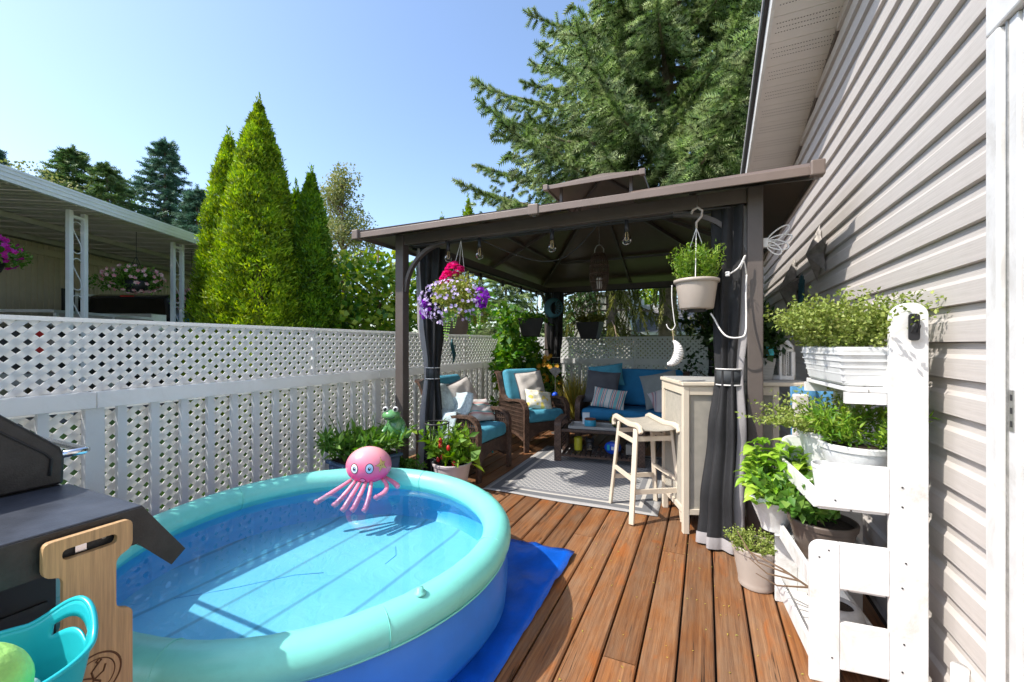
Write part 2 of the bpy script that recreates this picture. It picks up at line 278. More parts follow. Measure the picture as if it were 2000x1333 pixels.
def rug_mat():
    # rug local: x across 0..1.43, y along 0..2
    m, nt, b, L = newmat('woven_rug'); tc = node(nt, 'ShaderNodeTexCoord'); sp = node(nt, 'ShaderNodeSeparateXYZ'); L(tc, 'Object', sp, 0)
    def mth(op, a, bb, **k):
        x = node(nt, 'ShaderNodeMath', operation=op)
        for i, v in enumerate((a, bb)):
            if v is None: continue
            if isinstance(v, (int, float)): x.inputs[i].default_value = v
            else: nt.links.new(v, x.inputs[i])
        return x.outputs[0]
    W_, H_ = 1.46, 1.75
    dx = mth('MINIMUM', sp.outputs[0], mth('SUBTRACT', W_, sp.outputs[0])); dy = mth('MINIMUM', sp.outputs[1], mth('SUBTRACT', H_, sp.outputs[1]))
    d = mth('MINIMUM', dx, dy)
    br = ramp(nt, [(0, (.40, .39, .38)), (.045, (.40, .39, .38)), (.05, (.16, .165, .175)), (.12, (.16, .165, .175)), (.125, (.56, .53, .48)), (.15, (.56, .53, .48)), (.155, (.22, .22, .23)), (.20, (.22, .22, .23)), (.205, (0, 0, 0))])
    br.color_ramp.interpolation = 'CONSTANT'; nt.links.new(d, br.inputs[0])
    u = mth('MULTIPLY', mth('ADD', sp.outputs[0], sp.outputs[1]), 17); v = mth('MULTIPLY', mth('SUBTRACT', sp.outputs[0], sp.outputs[1]), 17)
    du = mth('ABSOLUTE', mth('SUBTRACT', mth('FRACT', u, None), .5), None); dv = mth('ABSOLUTE', mth('SUBTRACT', mth('FRACT', v, None), .5), None)
    ln = mth('GREATER_THAN', mth('MAXIMUM', du, dv), .38)
    mx = node(nt, 'ShaderNodeMix', data_type='RGBA'); nt.links.new(ln, mx.inputs[0]); mx.inputs[6].default_value = (.22, .23, .25, 1); mx.inputs[7].default_value = (.47, .45, .42, 1)
    inn = mth('GREATER_THAN', d, .204)
    m2 = node(nt, 'ShaderNodeMix', data_type='RGBA'); nt.links.new(inn, m2.inputs[0]); L(br, 0, m2, 6); L(mx, 2, m2, 7)
    n = node(nt, 'ShaderNodeTexNoise', Scale=220.0); L(tc, 'Object', n, 'Vector'); nr = ramp(nt, [(.3, (.75, .75, .75)), (.7, (1, 1, 1))]); L(n, 0, nr, 0)
    m3 = node(nt, 'ShaderNodeMix', data_type='RGBA', blend_type='MULTIPLY'); m3.inputs[0].default_value = 1; L(m2, 2, m3, 6); L(nr, 0, m3, 7)
    L(m3, 2, b, 'Base Color'); b.inputs['Roughness'].default_value = .95
    bp = node(nt, 'ShaderNodeBump', Strength=.5, Distance=.004); L(n, 0, bp, 'Height'); L(bp, 0, b, 'Normal'); return m
MT['rug'] = rug_mat()

# ------------------------------------------------------------------ mesh helpers
class MB:
    def __init__(s): s.v = []; s.f = []
    def add(s, vs, fs):
        o = len(s.v); s.v += [tuple(map(float, p)) for p in vs]; s.f += [tuple(i+o for i in f) for f in fs]; return s
    def bx(s, x0, x1, y0, y1, z0, z1):
        return s.add([(x0,y0,z0),(x1,y0,z0),(x1,y1,z0),(x0,y1,z0),(x0,y0,z1),(x1,y0,z1),(x1,y1,z1),(x0,y1,z1)],
                     [(0,3,2,1),(4,5,6,7),(0,1,5,4),(1,2,6,5),(2,3,7,6),(3,0,4,7)])
    def bar(s, a, b, w, t, up=(0,0,1)):
        a = Vector(a); b = Vector(b); d = (b-a).normalized(); u = Vector(up)
        x = d.cross(u)
        if x.length < 1e-4: x = d.cross(Vector((0,1,0)))
        x.normalize(); y = x.cross(d)
        q = [a+x*(i*w/2)+y*(j*t/2) for i, j in ((-1,-1),(1,-1),(1,1),(-1,1))]; q2 = [p+(b-a) for p in q]
        return s.add(q+q2, [(0,1,2,3),(7,6,5,4),(0,4,5,1),(1,5,6,2),(2,6,7,3),(3,7,4,0)])
    def sweep(s, pts, w, t, side=(1,0,0)):
        # flat band of width w along 'side', thickness t, through pts
        P = [Vector(p) for p in pts]; S = Vector(side); n = len(P); vs = []
        for i, p in enumerate(P):
            d = (P[min(i+1, n-1)]-P[max(i-1, 0)]).normalized(); nn = S.cross(d).normalized()
            vs += [p-S*w/2-nn*t/2, p+S*w/2-nn*t/2, p+S*w/2+nn*t/2, p-S*w/2+nn*t/2]
        fs = [(0,1,2,3), tuple(4*(n-1)+k for k in (3,2,1,0))]
        for i in range(n-1):
            for k in range(4): a = 4*i+k; b = 4*i+(k+1) % 4; fs.append((a, a+4, b+4, b))
        return s.add(vs, fs)
    def tube(s, pts, r, n=8, closed=False):
        P = [Vector(p) for p in pts]; m = len(P); rr = r if isinstance(r, (list, tuple)) else [r]*m
        vs = []; ref = None
        for i, p in enumerate(P):
            a = P[(i-1) % m] if closed else P[max(i-1, 0)]; b = P[(i+1) % m] if closed else P[min(i+1, m-1)]
            d = (b-a).normalized()
            if ref is None:
                ref = d.cross(Vector((0,0,1)))
                if ref.length < .05: ref = d.cross(Vector((1,0,0)))
            ref = (ref-d*ref.dot(d)).normalized(); q = d.cross(ref)
            vs += [p+(ref*math.cos(2*PI*k/n)+q*math.sin(2*PI*k/n))*rr[i] for k in range(n)]
        fs = []
        for i in range(m if closed else m-1):
            j = (i+1) % m
            for k in range(n): k2 = (k+1) % n; fs.append((i*n+k, i*n+k2, j*n+k2, j*n+k))
        if not closed: fs += [tuple(range(n))[::-1], tuple((m-1)*n+k for k in range(n))]
        return s.add(vs, fs)
    def lathe(s, prof, n=24, c=(0,0,0), sx=1, sy=1, flute=0, nf=0):
        vs = []
        for r, z in prof:
            for k in range(n):
                a = 2*PI*k/n; q = r*(1+flute*math.cos(nf*a)); vs.append((c[0]+q*sx*math.cos(a), c[1]+q*sy*math.sin(a), c[2]+z))
        fs = []
        for i in range(len(prof)-1):
            for k in range(n): k2 = (k+1) % n; fs.append((i*n+k, i*n+k2, (i+1)*n+k2, (i+1)*n+k))
        return s.add(vs, fs)
    def disc(s, c, r, n=24, sx=1, sy=1):
        return s.add([(c[0]+r*sx*math.cos(2*PI*k/n), c[1]+r*sy*math.sin(2*PI*k/n), c[2]) for k in range(n)], [tuple(range(n))])
    def sphere(s, c, r, nu=20, nv=12):
        if not isinstance(r, (tuple, list)): r = (r, r, r)
        prof = [(math.sin(PI*i/nv), -math.cos(PI*i/nv)) for i in range(nv+1)]
        o = len(s.v); s.lathe(prof, nu)
        for i in range(o, len(s.v)): x, y, z = s.v[i]; s.v[i] = (c[0]+x*r[0], c[1]+y*r[1], c[2]+z*r[2])
        return s
    def prism(s, poly, lo, hi, ax='x'):
        n = len(poly); mk = {'x': lambda p, h: (h, p[0], p[1]), 'y': lambda p, h: (p[0], h, p[1]), 'z': lambda p, h: (p[0], p[1], h)}[ax]
        vs = [mk(p, lo) for p in poly]+[mk(p, hi) for p in poly]
        return s.add(vs, [tuple(range(n))[::-1], tuple(range(n, 2*n))]+[(i, (i+1) % n, n+(i+1) % n, n+i) for i in range(n)])
    def xf(s, mat):
        s.v = [tuple(mat @ Vector(p)) for p in s.v]; return s
    def mesh(s, name, m, smooth=False):
        me = bpy.data.meshes.new(name); me.from_pydata(s.v, [], s.f); me.materials.append(MT[m])
        if smooth: me.polygons.foreach_set('use_smooth', [True]*len(me.polygons))
        me.update(); return me
    def build(s, name, m, parent=None, world=False, smooth=False, bevel=0, seg=2, label=None):
        if world and parent is not None:
            o = wl(parent); s.v = [(p[0]-o.x, p[1]-o.y, p[2]-o.z) for p in s.v]
        ob = obj(name, s.mesh(name, m, smooth), parent)
        if bevel:
            md = ob.modifiers.new('bevel', 'BEVEL'); md.width = bevel; md.segments = seg; md.limit_method = 'ANGLE'
        if smooth and not bevel: pass
        if label: ob['label'] = label
        return ob
def wl(o):
    v = Vector(o.location)
    while o.parent: o = o.parent; v += Vector(o.location)
    return v
def obj(name, me, parent=None, loc=None):
    o = bpy.data.objects.new(name, me); col.objects.link(o)
    if parent: o.parent = parent
    if loc is not None: o.location = loc
    return o
def tag(o, label, cat, group=None):
    o['label'] = label; o['category'] = cat
    if group: o['group'] = group
    return o
def thing(name, label, cat, loc=(0,0,0), rz=0, group=None):
    o = obj(name, None); o.location = loc; o.rotation_euler = (0, 0, rz); return tag(o, label, cat, group)
def struct(o): o['kind'] = 'structure'; return o
def stuff(o): o['kind'] = 'stuff'; return o
def nmesh(name, V, F, m):
    """numpy triangles mesh"""
    me = bpy.data.meshes.new(name); V = np.asarray(V, np.float32).reshape(-1, 3); F = np.asarray(F, np.int32).reshape(-1, 3)
    me.vertices.add(len(V)); me.vertices.foreach_set('co', V.ravel()); me.loops.add(F.size); me.loops.foreach_set('vertex_index', F.ravel())
    me.polygons.add(len(F)); me.polygons.foreach_set('loop_start', np.arange(0, F.size, 3, dtype=np.int32))
    me.polygons.foreach_set('loop_total', np.full(len(F), 3, np.int32)); me.update(calc_edges=True); me.materials.append(MT[m]); return me
def unit(a): return a/(np.linalg.norm(a, axis=-1, keepdims=True)+1e-9)
def leaves(P, D, L, W, N=None, fold=.15):
    """one folded leaf per row: base P, direction D"""
    P = np.asarray(P, float); D = unit(np.asarray(D, float)); n = len(P); L = np.broadcast_to(L, (n,))[:, None]; W = np.broadcast_to(W, (n,))[:, None]
    if N is None: N = rng.normal(size=(n, 3))
    S = unit(np.cross(D, N)); N = np.cross(S, D)
    V = np.stack([P, P+D*L*.45+S*W/2+N*W*fold, P+D*L-N*L*fold*.6, P+D*L*.45-S*W/2+N*W*fold], 1)
    i = np.arange(n)[:, None]*4; F = np.stack([i+[0, 1, 2], i+[0, 2, 3]], 1)
    return V.reshape(-1, 3), F.reshape(-1, 3)
def fol(name, V, F, m, parent, world=True):
    V = np.asarray(V, float).reshape(-1, 3)
    if world and parent: V = V-np.array(wl(parent))
    return stuff(obj(name, nmesh(name, V, F, m), parent))
def cat(parts):
    V = []; F = []; o = 0
    for v, f in parts: V.append(v); F.append(f+o); o += len(v)
    return np.concatenate(V), np.concatenate(F)
def bush(c, nst, length, spread, per, L, W, up=1.0, droop=.3, base_r=.05, jit=.3, start=.15, scale=(1,1,1), hemi=None):
    """stems fanning out of c with leaves along them; returns leaf arrays and stem end points"""
    c = np.array(c, float); a = rng.uniform(0, 2*PI, nst); s = np.sqrt(rng.uniform(0, 1, nst))*spread
    D = np.stack([np.cos(a)*s, np.sin(a)*s, np.full(nst, up)], 1)
    if hemi is not None: D += np.array(hemi)*rng.uniform(.3, 1, (nst, 1))
    D = unit(D); LL = length*rng.uniform(.65, 1.1, nst)
    B = c+np.stack([np.cos(a), np.sin(a), 0*a], 1)*(base_r*np.sqrt(rng.uniform(0, 1, nst)))[:, None]
    t = np.linspace(start, 1, per)[None, :, None]
    P = B[:, None]+D[:, None]*LL[:, None, None]*t*np.array(scale); P[..., 2] -= droop*LL[:, None]*(t[..., 0]**2)
    P = P+rng.normal(size=P.shape)*length*.025
    dirs = unit(D[:, None]*.5+rng.normal(size=P.shape)*.7+np.array([0, 0, .15]))
    P = P.reshape(-1, 3); dirs = dirs.reshape(-1, 3); n = len(P)
    N = np.array([0, 0, 1.])+rng.normal(size=(n, 3))*.6
    return leaves(P, dirs, L*rng.uniform(1-jit, 1+jit, n), W*rng.uniform(1-jit, 1+jit, n), N)
def blob(c, r, n, L, W, shell=.55, out=.7, up=.2):
    """leaves through an ellipsoid volume, denser to the outside"""
    d = unit(rng.normal(size=(n, 3))); q = rng.uniform(shell**3, 1, n)**(1/3); P = np.array(c)+d*q[:, None]*np.array(r)
    D = unit(d*out+rng.normal(size=(n, 3))*.6+np.array([0, 0, up])); N = np.array([0, 0, .8])+rng.normal(size=(n, 3))*.6
    return leaves(P, D, L*rng.uniform(.7, 1.3, n), W*rng.uniform(.7, 1.3, n), N)
def pillow(w, h, t, n=16):
    mb = MB(); g = [-1+2*i/n for i in range(n+1)]
    for sgn in (1, -1):
        vs = []
        for v in g:
            for u in g:
                k = (max(0, 1-u**2)*max(0, 1-v**2))**.42; pin = 1-.07*(1-abs(v)**2)*(abs(u)**3); pin2 = 1-.07*(1-abs(u)**2)*(abs(v)**3)
                vs.append((u*w/2*pin, v*h/2*pin2, sgn*t/2*k*(1+.10*math.sin(7*u+3*v)+.08*math.sin(9*v-4*u+w*30))))
        f = []
        for j in range(n):
            for i in range(n): a = j*(n+1)+i; q = (a, a+1, a+n+2, a+n+1); f.append(q if sgn > 0 else q[::-1])
        mb.add(vs, f)
    return mb
def put_pillow(label, m, loc, facing, tilt, w, h, t, roll=0, group=None, name='throw_pillow', piping=None):
    """pillow standing on its edge; facing = direction angle (deg) of its front, tilt = lean back (deg)"""
    o = obj(name, pillow(w, h, t).mesh(name, m, True)); o.location = loc
    o.rotation_euler = (Matrix.Rotation(R(facing+90), 3, 'Z') @ Matrix.Rotation(R(90-tilt), 3, 'X') @ Matrix.Rotation(R(roll), 3, 'Z')).to_euler()
    tag(o, label, 'pillow', group)
    if piping:
        q = [(w/2*.985*a, h/2*.985*b, 0) for a, b in ((-1,-1),(0,-.95),(1,-1),(.95,0),(1,1),(0,.95),(-1,1),(-.95,0))]
        MB().tube(q, .006, 6, True).build('piping', piping, o, smooth=True)
    return o
def cr(pts, k=6):
    P = [Vector(p) for p in pts]; out = []
    for i in range(len(P)-1):
        a, b, c, d = P[max(i-1, 0)], P[i], P[i+1], P[min(i+2, len(P)-1)]
        for j in range(k):
            t = j/k; out.append(.5*((2*b)+(c-a)*t+(2*a-5*b+4*c-d)*t*t+(3*b-a-3*c+d)*t**3))
    return out+[P[-1]]
def arc(cx, cz, rx, rz, a0, a1, n): return [(cx+rx*math.cos(R(a0+(a1-a0)*i/n)), cz+rz*math.sin(R(a0+(a1-a0)*i/n))) for i in range(n+1)]

# ------------------------------------------------------------------ ground, deck
MB().bx(-150, 150, -60, 250, -.5, -.34).build('ground', 'grass')
struct(bpy.data.objects['ground'])
struct(MB().prism([(-14, -6), (-6.2, -6), (-8.4, 12), (-18, 12)], -.335, -.325, 'z').build('driveway', 'gravel'))
n = 26000
P = np.stack([rng.uniform(-9, -3.1, n), rng.uniform(-1, 9, n), np.full(n, -.34)], 1)
V, F = leaves(P, np.stack([rng.normal(0, .35, n), rng.normal(0, .35, n), np.ones(n)], 1), rng.uniform(.05, .14, n), .012)
o = obj('lawn_grass', nmesh('lawn_grass', V, F, 'herbg')); o['label'] = 'green lawn grass growing behind the white lattice fence'; o['category'] = 'grass'; stuff(o)

deck = MB().bx(-3.06, .78, -1.5, 7.55, -.33, -.045).build('deck', 'joist'); struct(deck); deck['label'] = 'brown stained timber deck'
PITCH = .1413; me_cache = {}
def plank_mesh(y0, y1):
    k = (round(y0, 2), round(y1, 2))
    if k not in me_cache:
        h = PITCH/2-.0045; c = .006
        prof = [(-h, -.036), (h, -.036), (h, -c), (h-c, 0), (-h+c, 0), (-h, -c)]
        me_cache[k] = MB().prism(prof, y0, y1, 'y').mesh('plank', 'deck')
    return me_cache[k]
x = .0371-PITCH/2; xs = [x+PITCH*k for k in range(-22, 6)]
for i, px in enumerate(xs):
    if px < -3.05 or px > .75: continue
    j = [(-1.5, 1.72, 7.5), (-1.5, 3.8, 7.5), (-1.5, 5.2, 7.5), (-1.5, 2.75, 7.5)][(i*7) % 4]
    for a, b in ((j[0], j[1]-.003), (j[1]+.003, j[2])):
        obj('plank', plank_mesh(a, b), deck, (px, 0, -.0005*(i % 3)))

# ------------------------------------------------------------------ fence of lattice, balusters and rails
def clip(poly, a, lim, keep_less):
    out = []
    for i in range(len(poly)):
        p, q = poly[i], poly[(i+1) % len(poly)]; ip = (p[a] <= lim) == keep_less or p[a] == lim; iq = (q[a] <= lim) == keep_less or q[a] == lim
        if ip: out.append(p)
        if ip != iq:
            t = (lim-p[a])/(q[a]-p[a]); out.append(tuple(p[k]+(q[k]-p[k])*t for k in (0, 1)))
    return out
def lattice(parent, L, H, pitch=.079, sw=.031, th=.006, name='slat'):
    """diagonal slats in parent's local x (along) / z, y = 0 plane (children share the full-length mesh)"""
    hw = sw/math.sqrt(2); full = {}
    for sgn, off in ((1, -th/2-.0006), (-1, th/2+.0006)):
        k0 = -H if sgn > 0 else 0; u = k0+pitch*.35
        while u < (L if sgn > 0 else L+H):
            poly = [(u-hw, 0), (u+hw, 0), (u+hw+sgn*H, H), (u-hw+sgn*H, H)]
            lo = min(p[0] for p in poly); hi = max(p[0] for p in poly)
            if lo >= 0 and hi <= L:
                if sgn not in full:
                    full[sgn] = MB().prism([(p[0]-u, p[1]) for p in poly], -th/2, th/2, 'y').mesh(name, 'vinyl')
                obj(name, full[sgn], parent, (u, off, 0))
            else:
                q = clip(clip(poly, 0, 0, False), 0, L, True)
                q = [p for i, p in enumerate(q) if i == 0 or (abs(p[0]-q[i-1][0])+abs(p[1]-q[i-1][1])) > 1e-5]
                if len(q) >= 3: MB().prism([(p[0]-u, p[1]) for p in q], -th/2, th/2, 'y').build(name, 'vinyl', parent).location = (u, off, 0)
            u += pitch
def fence(label, loc, rz, L, posts, panels, step, phase):
    t = thing('lattice_fence', label, 'fence', loc, rz)
    # local x along the fence, local -y faces the deck
    for a, b in zip(posts[:-1], posts[1:]):
        MB().bx(a+.003, b-.003, -.075, .008, .935, 1.02).build('rail', 'vinyl', t, bevel=.004)
        MB().bx(a+.05, b-.05, -.06, -.02, .05, .11).build('bottom_rail', 'vinyl', t, bevel=.003)
    for p in posts[1:-1]: MB().bx(p-.04, p+.04, -.0575, -.006, -.04, .933).build('post', 'vinyl', t, bevel=.004)
    bal = MB().bx(-.020, .020, -.0585, -.0275, .112, .933).mesh('baluster', 'vinyl'); x = phase
    while x < L-.03:
        if min(abs(x-p) for p in posts) > .065: obj('baluster', bal, t, (x, random.uniform(-.001, .001), 0))
        x += step
    for a, b in panels:
        p = MB().bx(a, b, -.012, .014, 1.390, 1.412).bx(a, a+.012, -.012, .014, 1.0205, 1.3895).bx(b-.012, b, -.012, .014, 1.0205, 1.3895)
        p = p.build('upper_lattice', 'vinyl', t)
        sub = p; org = (a+.0125, 0, 1.0215)
        lat_children(sub, org, b-a-.025, 1.389-1.0215)
        q = MB().bx(a, b, .012, .034, .03, .045).bx(a, b, .012, .034, .915, .932).build('lower_lattice', 'vinyl', t)
        lat_children(q, (a, .023, .0455), b-a, .914-.0455)
    return t
def lat_children(parent, org, L, H):
    before = set(parent.children); lattice(parent, L, H)
    for c in parent.children:
        if c not in before: c.location = Vector(c.location)+Vector(org)
fl = fence('long white lattice fence with rail along the left of the deck', (-3.0, .35, 0), R(90), 7.15, [0, .756, 2.88, 5.04, 7.15], [(0, 2.168), (2.172, 4.608), (4.612, 7.14)], .154, .10)
fb = fence('white lattice fence across the back of the deck behind the sofa', (-2.96, 7.5, 0), 0, 3.7, [0, 1.85, 3.7], [(0, 1.848), (1.852, 3.69)], .154, .12)
# ------------------------------------------------------------------ own house: siding, soffit, fascia, door trim
WX = .80
house = thing('house', 'house with taupe lap siding and perforated soffit on the right', 'house', (WX, 0, 0))
def rake(y): return 3.03-.22*(y-4.87)
EXP = .127
sp = [(.012, 0), (-.026, .004), (-.0245, .072), (-.012, .088), (-.008, EXP), (.012, EXP)]     # dutch lap section: x, z
shared = {}
for k in range(31):
    z = -.12+k*EXP; ye = min(7.2, 4.87+(3.03-z-EXP*.4)/.22)
    if ye < -1: break
    key = round(ye, 3)
    if key not in shared: shared[key] = MB().add([(x, -1.4, zz) for x, zz in sp]+[(x, ye, zz) for x, zz in sp], [(5,4,3,2,1,0), (6,7,8,9,10,11)]+[(i, (i+1) % 6, 6+(i+1) % 6, 6+i) for i in range(6)]).mesh('siding_course', 'siding')
    obj('siding_course', shared[key], house, (0, 0, z))
wall_poly = [(-1.5, -.33), (7.19, -.33), (7.19, rake(7.19)), (-1.5, rake(-1.5))]
MB().prism(wall_poly, .0125, 4, 'x').build('wall', 'siding', house)
MB().bx(-.03, .05, 7.19, 7.27, -.3, rake(7.25)-.005).build('corner_board', 'trim', house)
# soffit panels: follow the rake
OV = .40
ys = np.arange(-1.4, 7.6, .2)
for y in ys:
    y1 = y+.197
    m = MB().add([(-OV, y, rake(y)), (.012, y, rake(y)), (.012, y1, rake(y1)), (-OV, y1, rake(y1)), (-OV, y, rake(y)+.012), (.012, y, rake(y)+.012), (.012, y1, rake(y1)+.012), (-OV, y1, rake(y1)+.012)],
        [(0,1,2,3), (7,6,5,4), (0,4,5,1), (1,5,6,2), (2,6,7,3), (3,7,4,0)])
    p = m.build('soffit_panel', 'soffit', house)
    if y > 2.6:
        d = MB()
        for r in range(3):
            yy = y+.05+.035*r
            for q in range(22):
                xx = -OV+.03+q*.0165+(r % 2)*.008
                d.add([(xx-.0035, yy-.0035, rake(yy)-.0012), (xx+.0035, yy-.0035, rake(yy)-.0012), (xx+.0035, yy+.0035, rake(yy)-.0012), (xx-.0035, yy+.0035, rake(yy)-.0012)], [(3,2,1,0)])
        stuff(d.build('vent_holes', 'hole', p))
def slab(x0, x1, dz0, dz1, y0=-1.5, y1=7.6):
    return MB().add([(x0, y0, rake(y0)+dz0), (x1, y0, rake(y0)+dz0), (x1, y1, rake(y1)+dz0), (x0, y1, rake(y1)+dz0), (x0, y0, rake(y0)+dz1), (x1, y0, rake(y0)+dz1), (x1, y1, rake(y1)+dz1), (x0, y1, rake(y1)+dz1)],
        [(0,3,2,1), (4,5,6,7), (0,1,5,4), (1,2,6,5), (2,3,7,6), (3,0,4,7)])
slab(-OV-.022, -OV-.002, -.02, .15).build('fascia', 'trim', house)
slab(-OV-.05, -OV-.0235, .10, .175).build('drip_edge', 'black', house)
slab(-OV-.05, 4, .18, .24).build('roof', 'shingle', house)
slab(-.02, .011, -.045, -.003).build('soffit_channel', 'brown', house)
# door trim at the right edge
MB().bx(-.062, .0, 1.545, 1.5985, -.1, 2.14).build('inner_casing', 'trim', house, bevel=.004)
MB().bx(-.075, .0, 1.60, 1.657, -.1, 2.14).build('door_casing', 'trim', house, bevel=.006)
MB().bx(-.075, .0, 0.4, 1.657, 2.1415, 2.25).build('door_casing', 'trim', house, bevel=.006)
MB().bx(-.055, -.02, 1.46, 1.5435, -.1, 2.1405).build('door_jamb', 'trim', house, bevel=.005)
MB().bx(-.0655, -.0625, 1.578, 1.586, -.1, 2.14).build('casing_bead', 'galv', house)
h = MB().bx(-.03, .0, .35, 1.4585, -.05, 2.1).build('sliding_door', 'white', house, bevel=.004)
MB().bx(-.06, -.031, 1.385, 1.43, .93, 1.10).build('handle', 'galv', h, bevel=.01)
MB().bx(-.0645, -.0622, 1.556, 1.574, 1.04, 1.15).build('latch_plate', 'galv', house, bevel=.001)
for z in (1.06, 1.095, 1.13): MB().bx(-.0652, -.0646, 1.561, 1.569, z-.008, z+.008).build('latch_slot', 'blackpl', house)

# ------------------------------------------------------------------ gazebo
GX0, GX1, GY0, GY1 = -2.58, .29, 3.15, 7.15
gz = thing('gazebo', 'brown metal hardtop gazebo with two-tier roof over the seating area', 'gazebo', ((GX0+GX1)/2, (GY0+GY1)/2, 0))
def G(mb, name, m, **k): return mb.build(name, m, gz, world=True, **k)
for x in (GX0, GX1):
    for y in (GY0, GY1):
        p = G(MB().bx(x-.045, x+.045, y-.045, y+.045, .008, 2.29), 'post', 'brown', bevel=.006)
        MB().bx(x-.08, x+.08, y-.08, y+.08, .0, .0075).build('base_plate', 'brown', p, world=True)
for y in (GY0, GY1): G(MB().bx(GX0+.046, GX1-.046, y-.03, y+.03, 2.195, 2.288), 'beam', 'brown', bevel=.004)
for x in (GX0, GX1): G(MB().bx(x-.03, x+.03, GY0+.046, GY1-.046, 2.195, 2.288), 'beam', 'brown', bevel=.004)
for (x, sx) in ((GX0, 1), (GX1, -1)):
    for (y, sy) in ((GY0, 1), (GY1, -1)):
        for ax in (0, 1):
            pts = []
            for i in range(13):
                a = R(180-90*i/12); u = .45+.45*math.cos(a); z = 1.76+.42*math.sin(a)
                pts.append((x+sx*(.046+u), y, z) if ax == 0 else (x, y+sy*(.046+u), z))
            G(MB().sweep(pts, .045, .03, side=(0, 1, 0) if ax == 0 else (1, 0, 0)), 'brace', 'brown')
CX, CY = (GX0+GX1)/2, (GY0+GY1)/2
ex0, ex1, ey0, ey1, ez = GX0-.28, GX1+.28, GY0-.28, GY1+.28, 2.262
q = .40; rz_ = 2.92
E4 = [(ex0, ey0), (ex1, ey0), (ex1, ey1), (ex0, ey1)]; I4 = [(CX-q, CY-q), (CX+q, CY-q), (CX+q, CY+q), (CX-q, CY+q)]
def lerp(a, b, t): return tuple(a[i]+(b[i]-a[i])*t for i in range(len(a)))
for s in range(4):
    e0, e1, i0, i1 = E4[s], E4[(s+1) % 4], I4[s], I4[(s+1) % 4]
    for k in range(2):
        a, b = lerp(e0, e1, k/2), lerp(e0, e1, (k+1)/2); c, d = lerp(i0, i1, (k+1)/2), lerp(i0, i1, k/2)
        up = .012 if k == 0 else .0125
        vs = [(*a, ez), (*b, ez), (*c, rz_), (*d, rz_)]; vs2 = [(p[0], p[1], p[2]+up) for p in vs]
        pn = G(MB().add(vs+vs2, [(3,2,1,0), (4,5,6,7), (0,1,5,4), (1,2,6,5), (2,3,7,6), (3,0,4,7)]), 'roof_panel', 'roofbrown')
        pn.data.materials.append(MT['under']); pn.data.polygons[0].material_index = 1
    m0, m1 = lerp(e0, e1, .5), lerp(i0, i1, .5)
    G(MB().bar((*e0, ez+.022), (*i0, rz_+.022), .06, .018), 'hip_cap', 'roofbrown')
    G(MB().bar((*m0, ez+.018), (*m1, rz_+.018), .045, .012), 'seam_cap', 'roofbrown')
    G(MB().bar((*e0, ez-.035), (*i0, rz_-.035), .035, .045), 'hip_rafter', 'brown')
    G(MB().bar((*m0, ez-.032), (*m1, rz_-.032), .03, .04), 'rafter', 'brown')
    a, b = lerp(e0, i0, .52), lerp(e1, i1, .52); za = ez+(rz_-ez)*.52
    G(MB().bar((*lerp(a, b, .03), za-.03), (*lerp(a, b, .97), za-.03), .03, .03), 'purlin', 'brown')
    n0 = Vector((e1[1]-e0[1], e0[0]-e1[0], 0)).normalized()*.006
    G(MB().bar((e0[0]+n0.x, e0[1]+n0.y, ez-.008), (e1[0]+n0.x, e1[1]+n0.y, ez-.008), .012, .05), 'eave_fascia', 'roofbrown', bevel=.003)
    G(MB().bx(e0[0]-.035, e0[0]+.035, e0[1]-.035, e0[1]+.035, ez-.045, ez+.042), 'corner_cap', 'roofbrown', bevel=.008)
    G(MB().bx(m0[0]-.04, m0[0]+.04, m0[1]-.022, m0[1]+.022, ez-.04, ez+.036), 'seam_cap_end', 'roofbrown', bevel=.006) if s % 2 == 0 else None
    # clerestory and upper tier
    G(MB().bar((*i0, rz_+.015), (*i0, 3.13), .03, .03), 'upper_post', 'brown')
    Q = .54; t0, t1 = [(CX+Q*(1 if (k in (1, 2)) else -1), CY+Q*(1 if k in (2, 3) else -1)) for k in (s, (s+1) % 4)]
    vs = [(*t0, 3.10), (*t1, 3.10), (CX, CY, 3.36)]
    pn = G(MB().add(vs+[(p[0], p[1], p[2]+.012) for p in vs], [(2,1,0), (3,4,5), (0,1,4,3), (1,2,5,4), (2,0,3,5)]), 'upper_roof_panel', 'roofbrown')
    G(MB().bar((*t0, 3.095), (*t1, 3.095), .014, .045), 'upper_fascia', 'roofbrown', bevel=.003)
    G(MB().bar((*t0, 3.085), (CX, CY, 3.335), .03, .03), 'upper_rafter', 'brown')
    G(MB().bx(t0[0]-.03, t0[0]+.03, t0[1]-.03, t0[1]+.03, 3.06, 3.125), 'upper_corner_cap', 'roofbrown', bevel=.006)
# curtain tracks under the beams
for y in (GY0, GY1): G(MB().bar((GX0+.1, y+.05*(1 if y < 5 else -1), 2.185), (GX1-.1, y+.05*(1 if y < 5 else -1), 2.185), .018, .018), 'curtain_track', 'blackpl')
for x in (GX0, GX1): G(MB().bar((x+.05*(1 if x < -1 else -1), GY0+.1, 2.185), (x+.05*(1 if x < -1 else -1), GY1-.1, 2.185), .018, .018), 'curtain_track', 'blackpl')

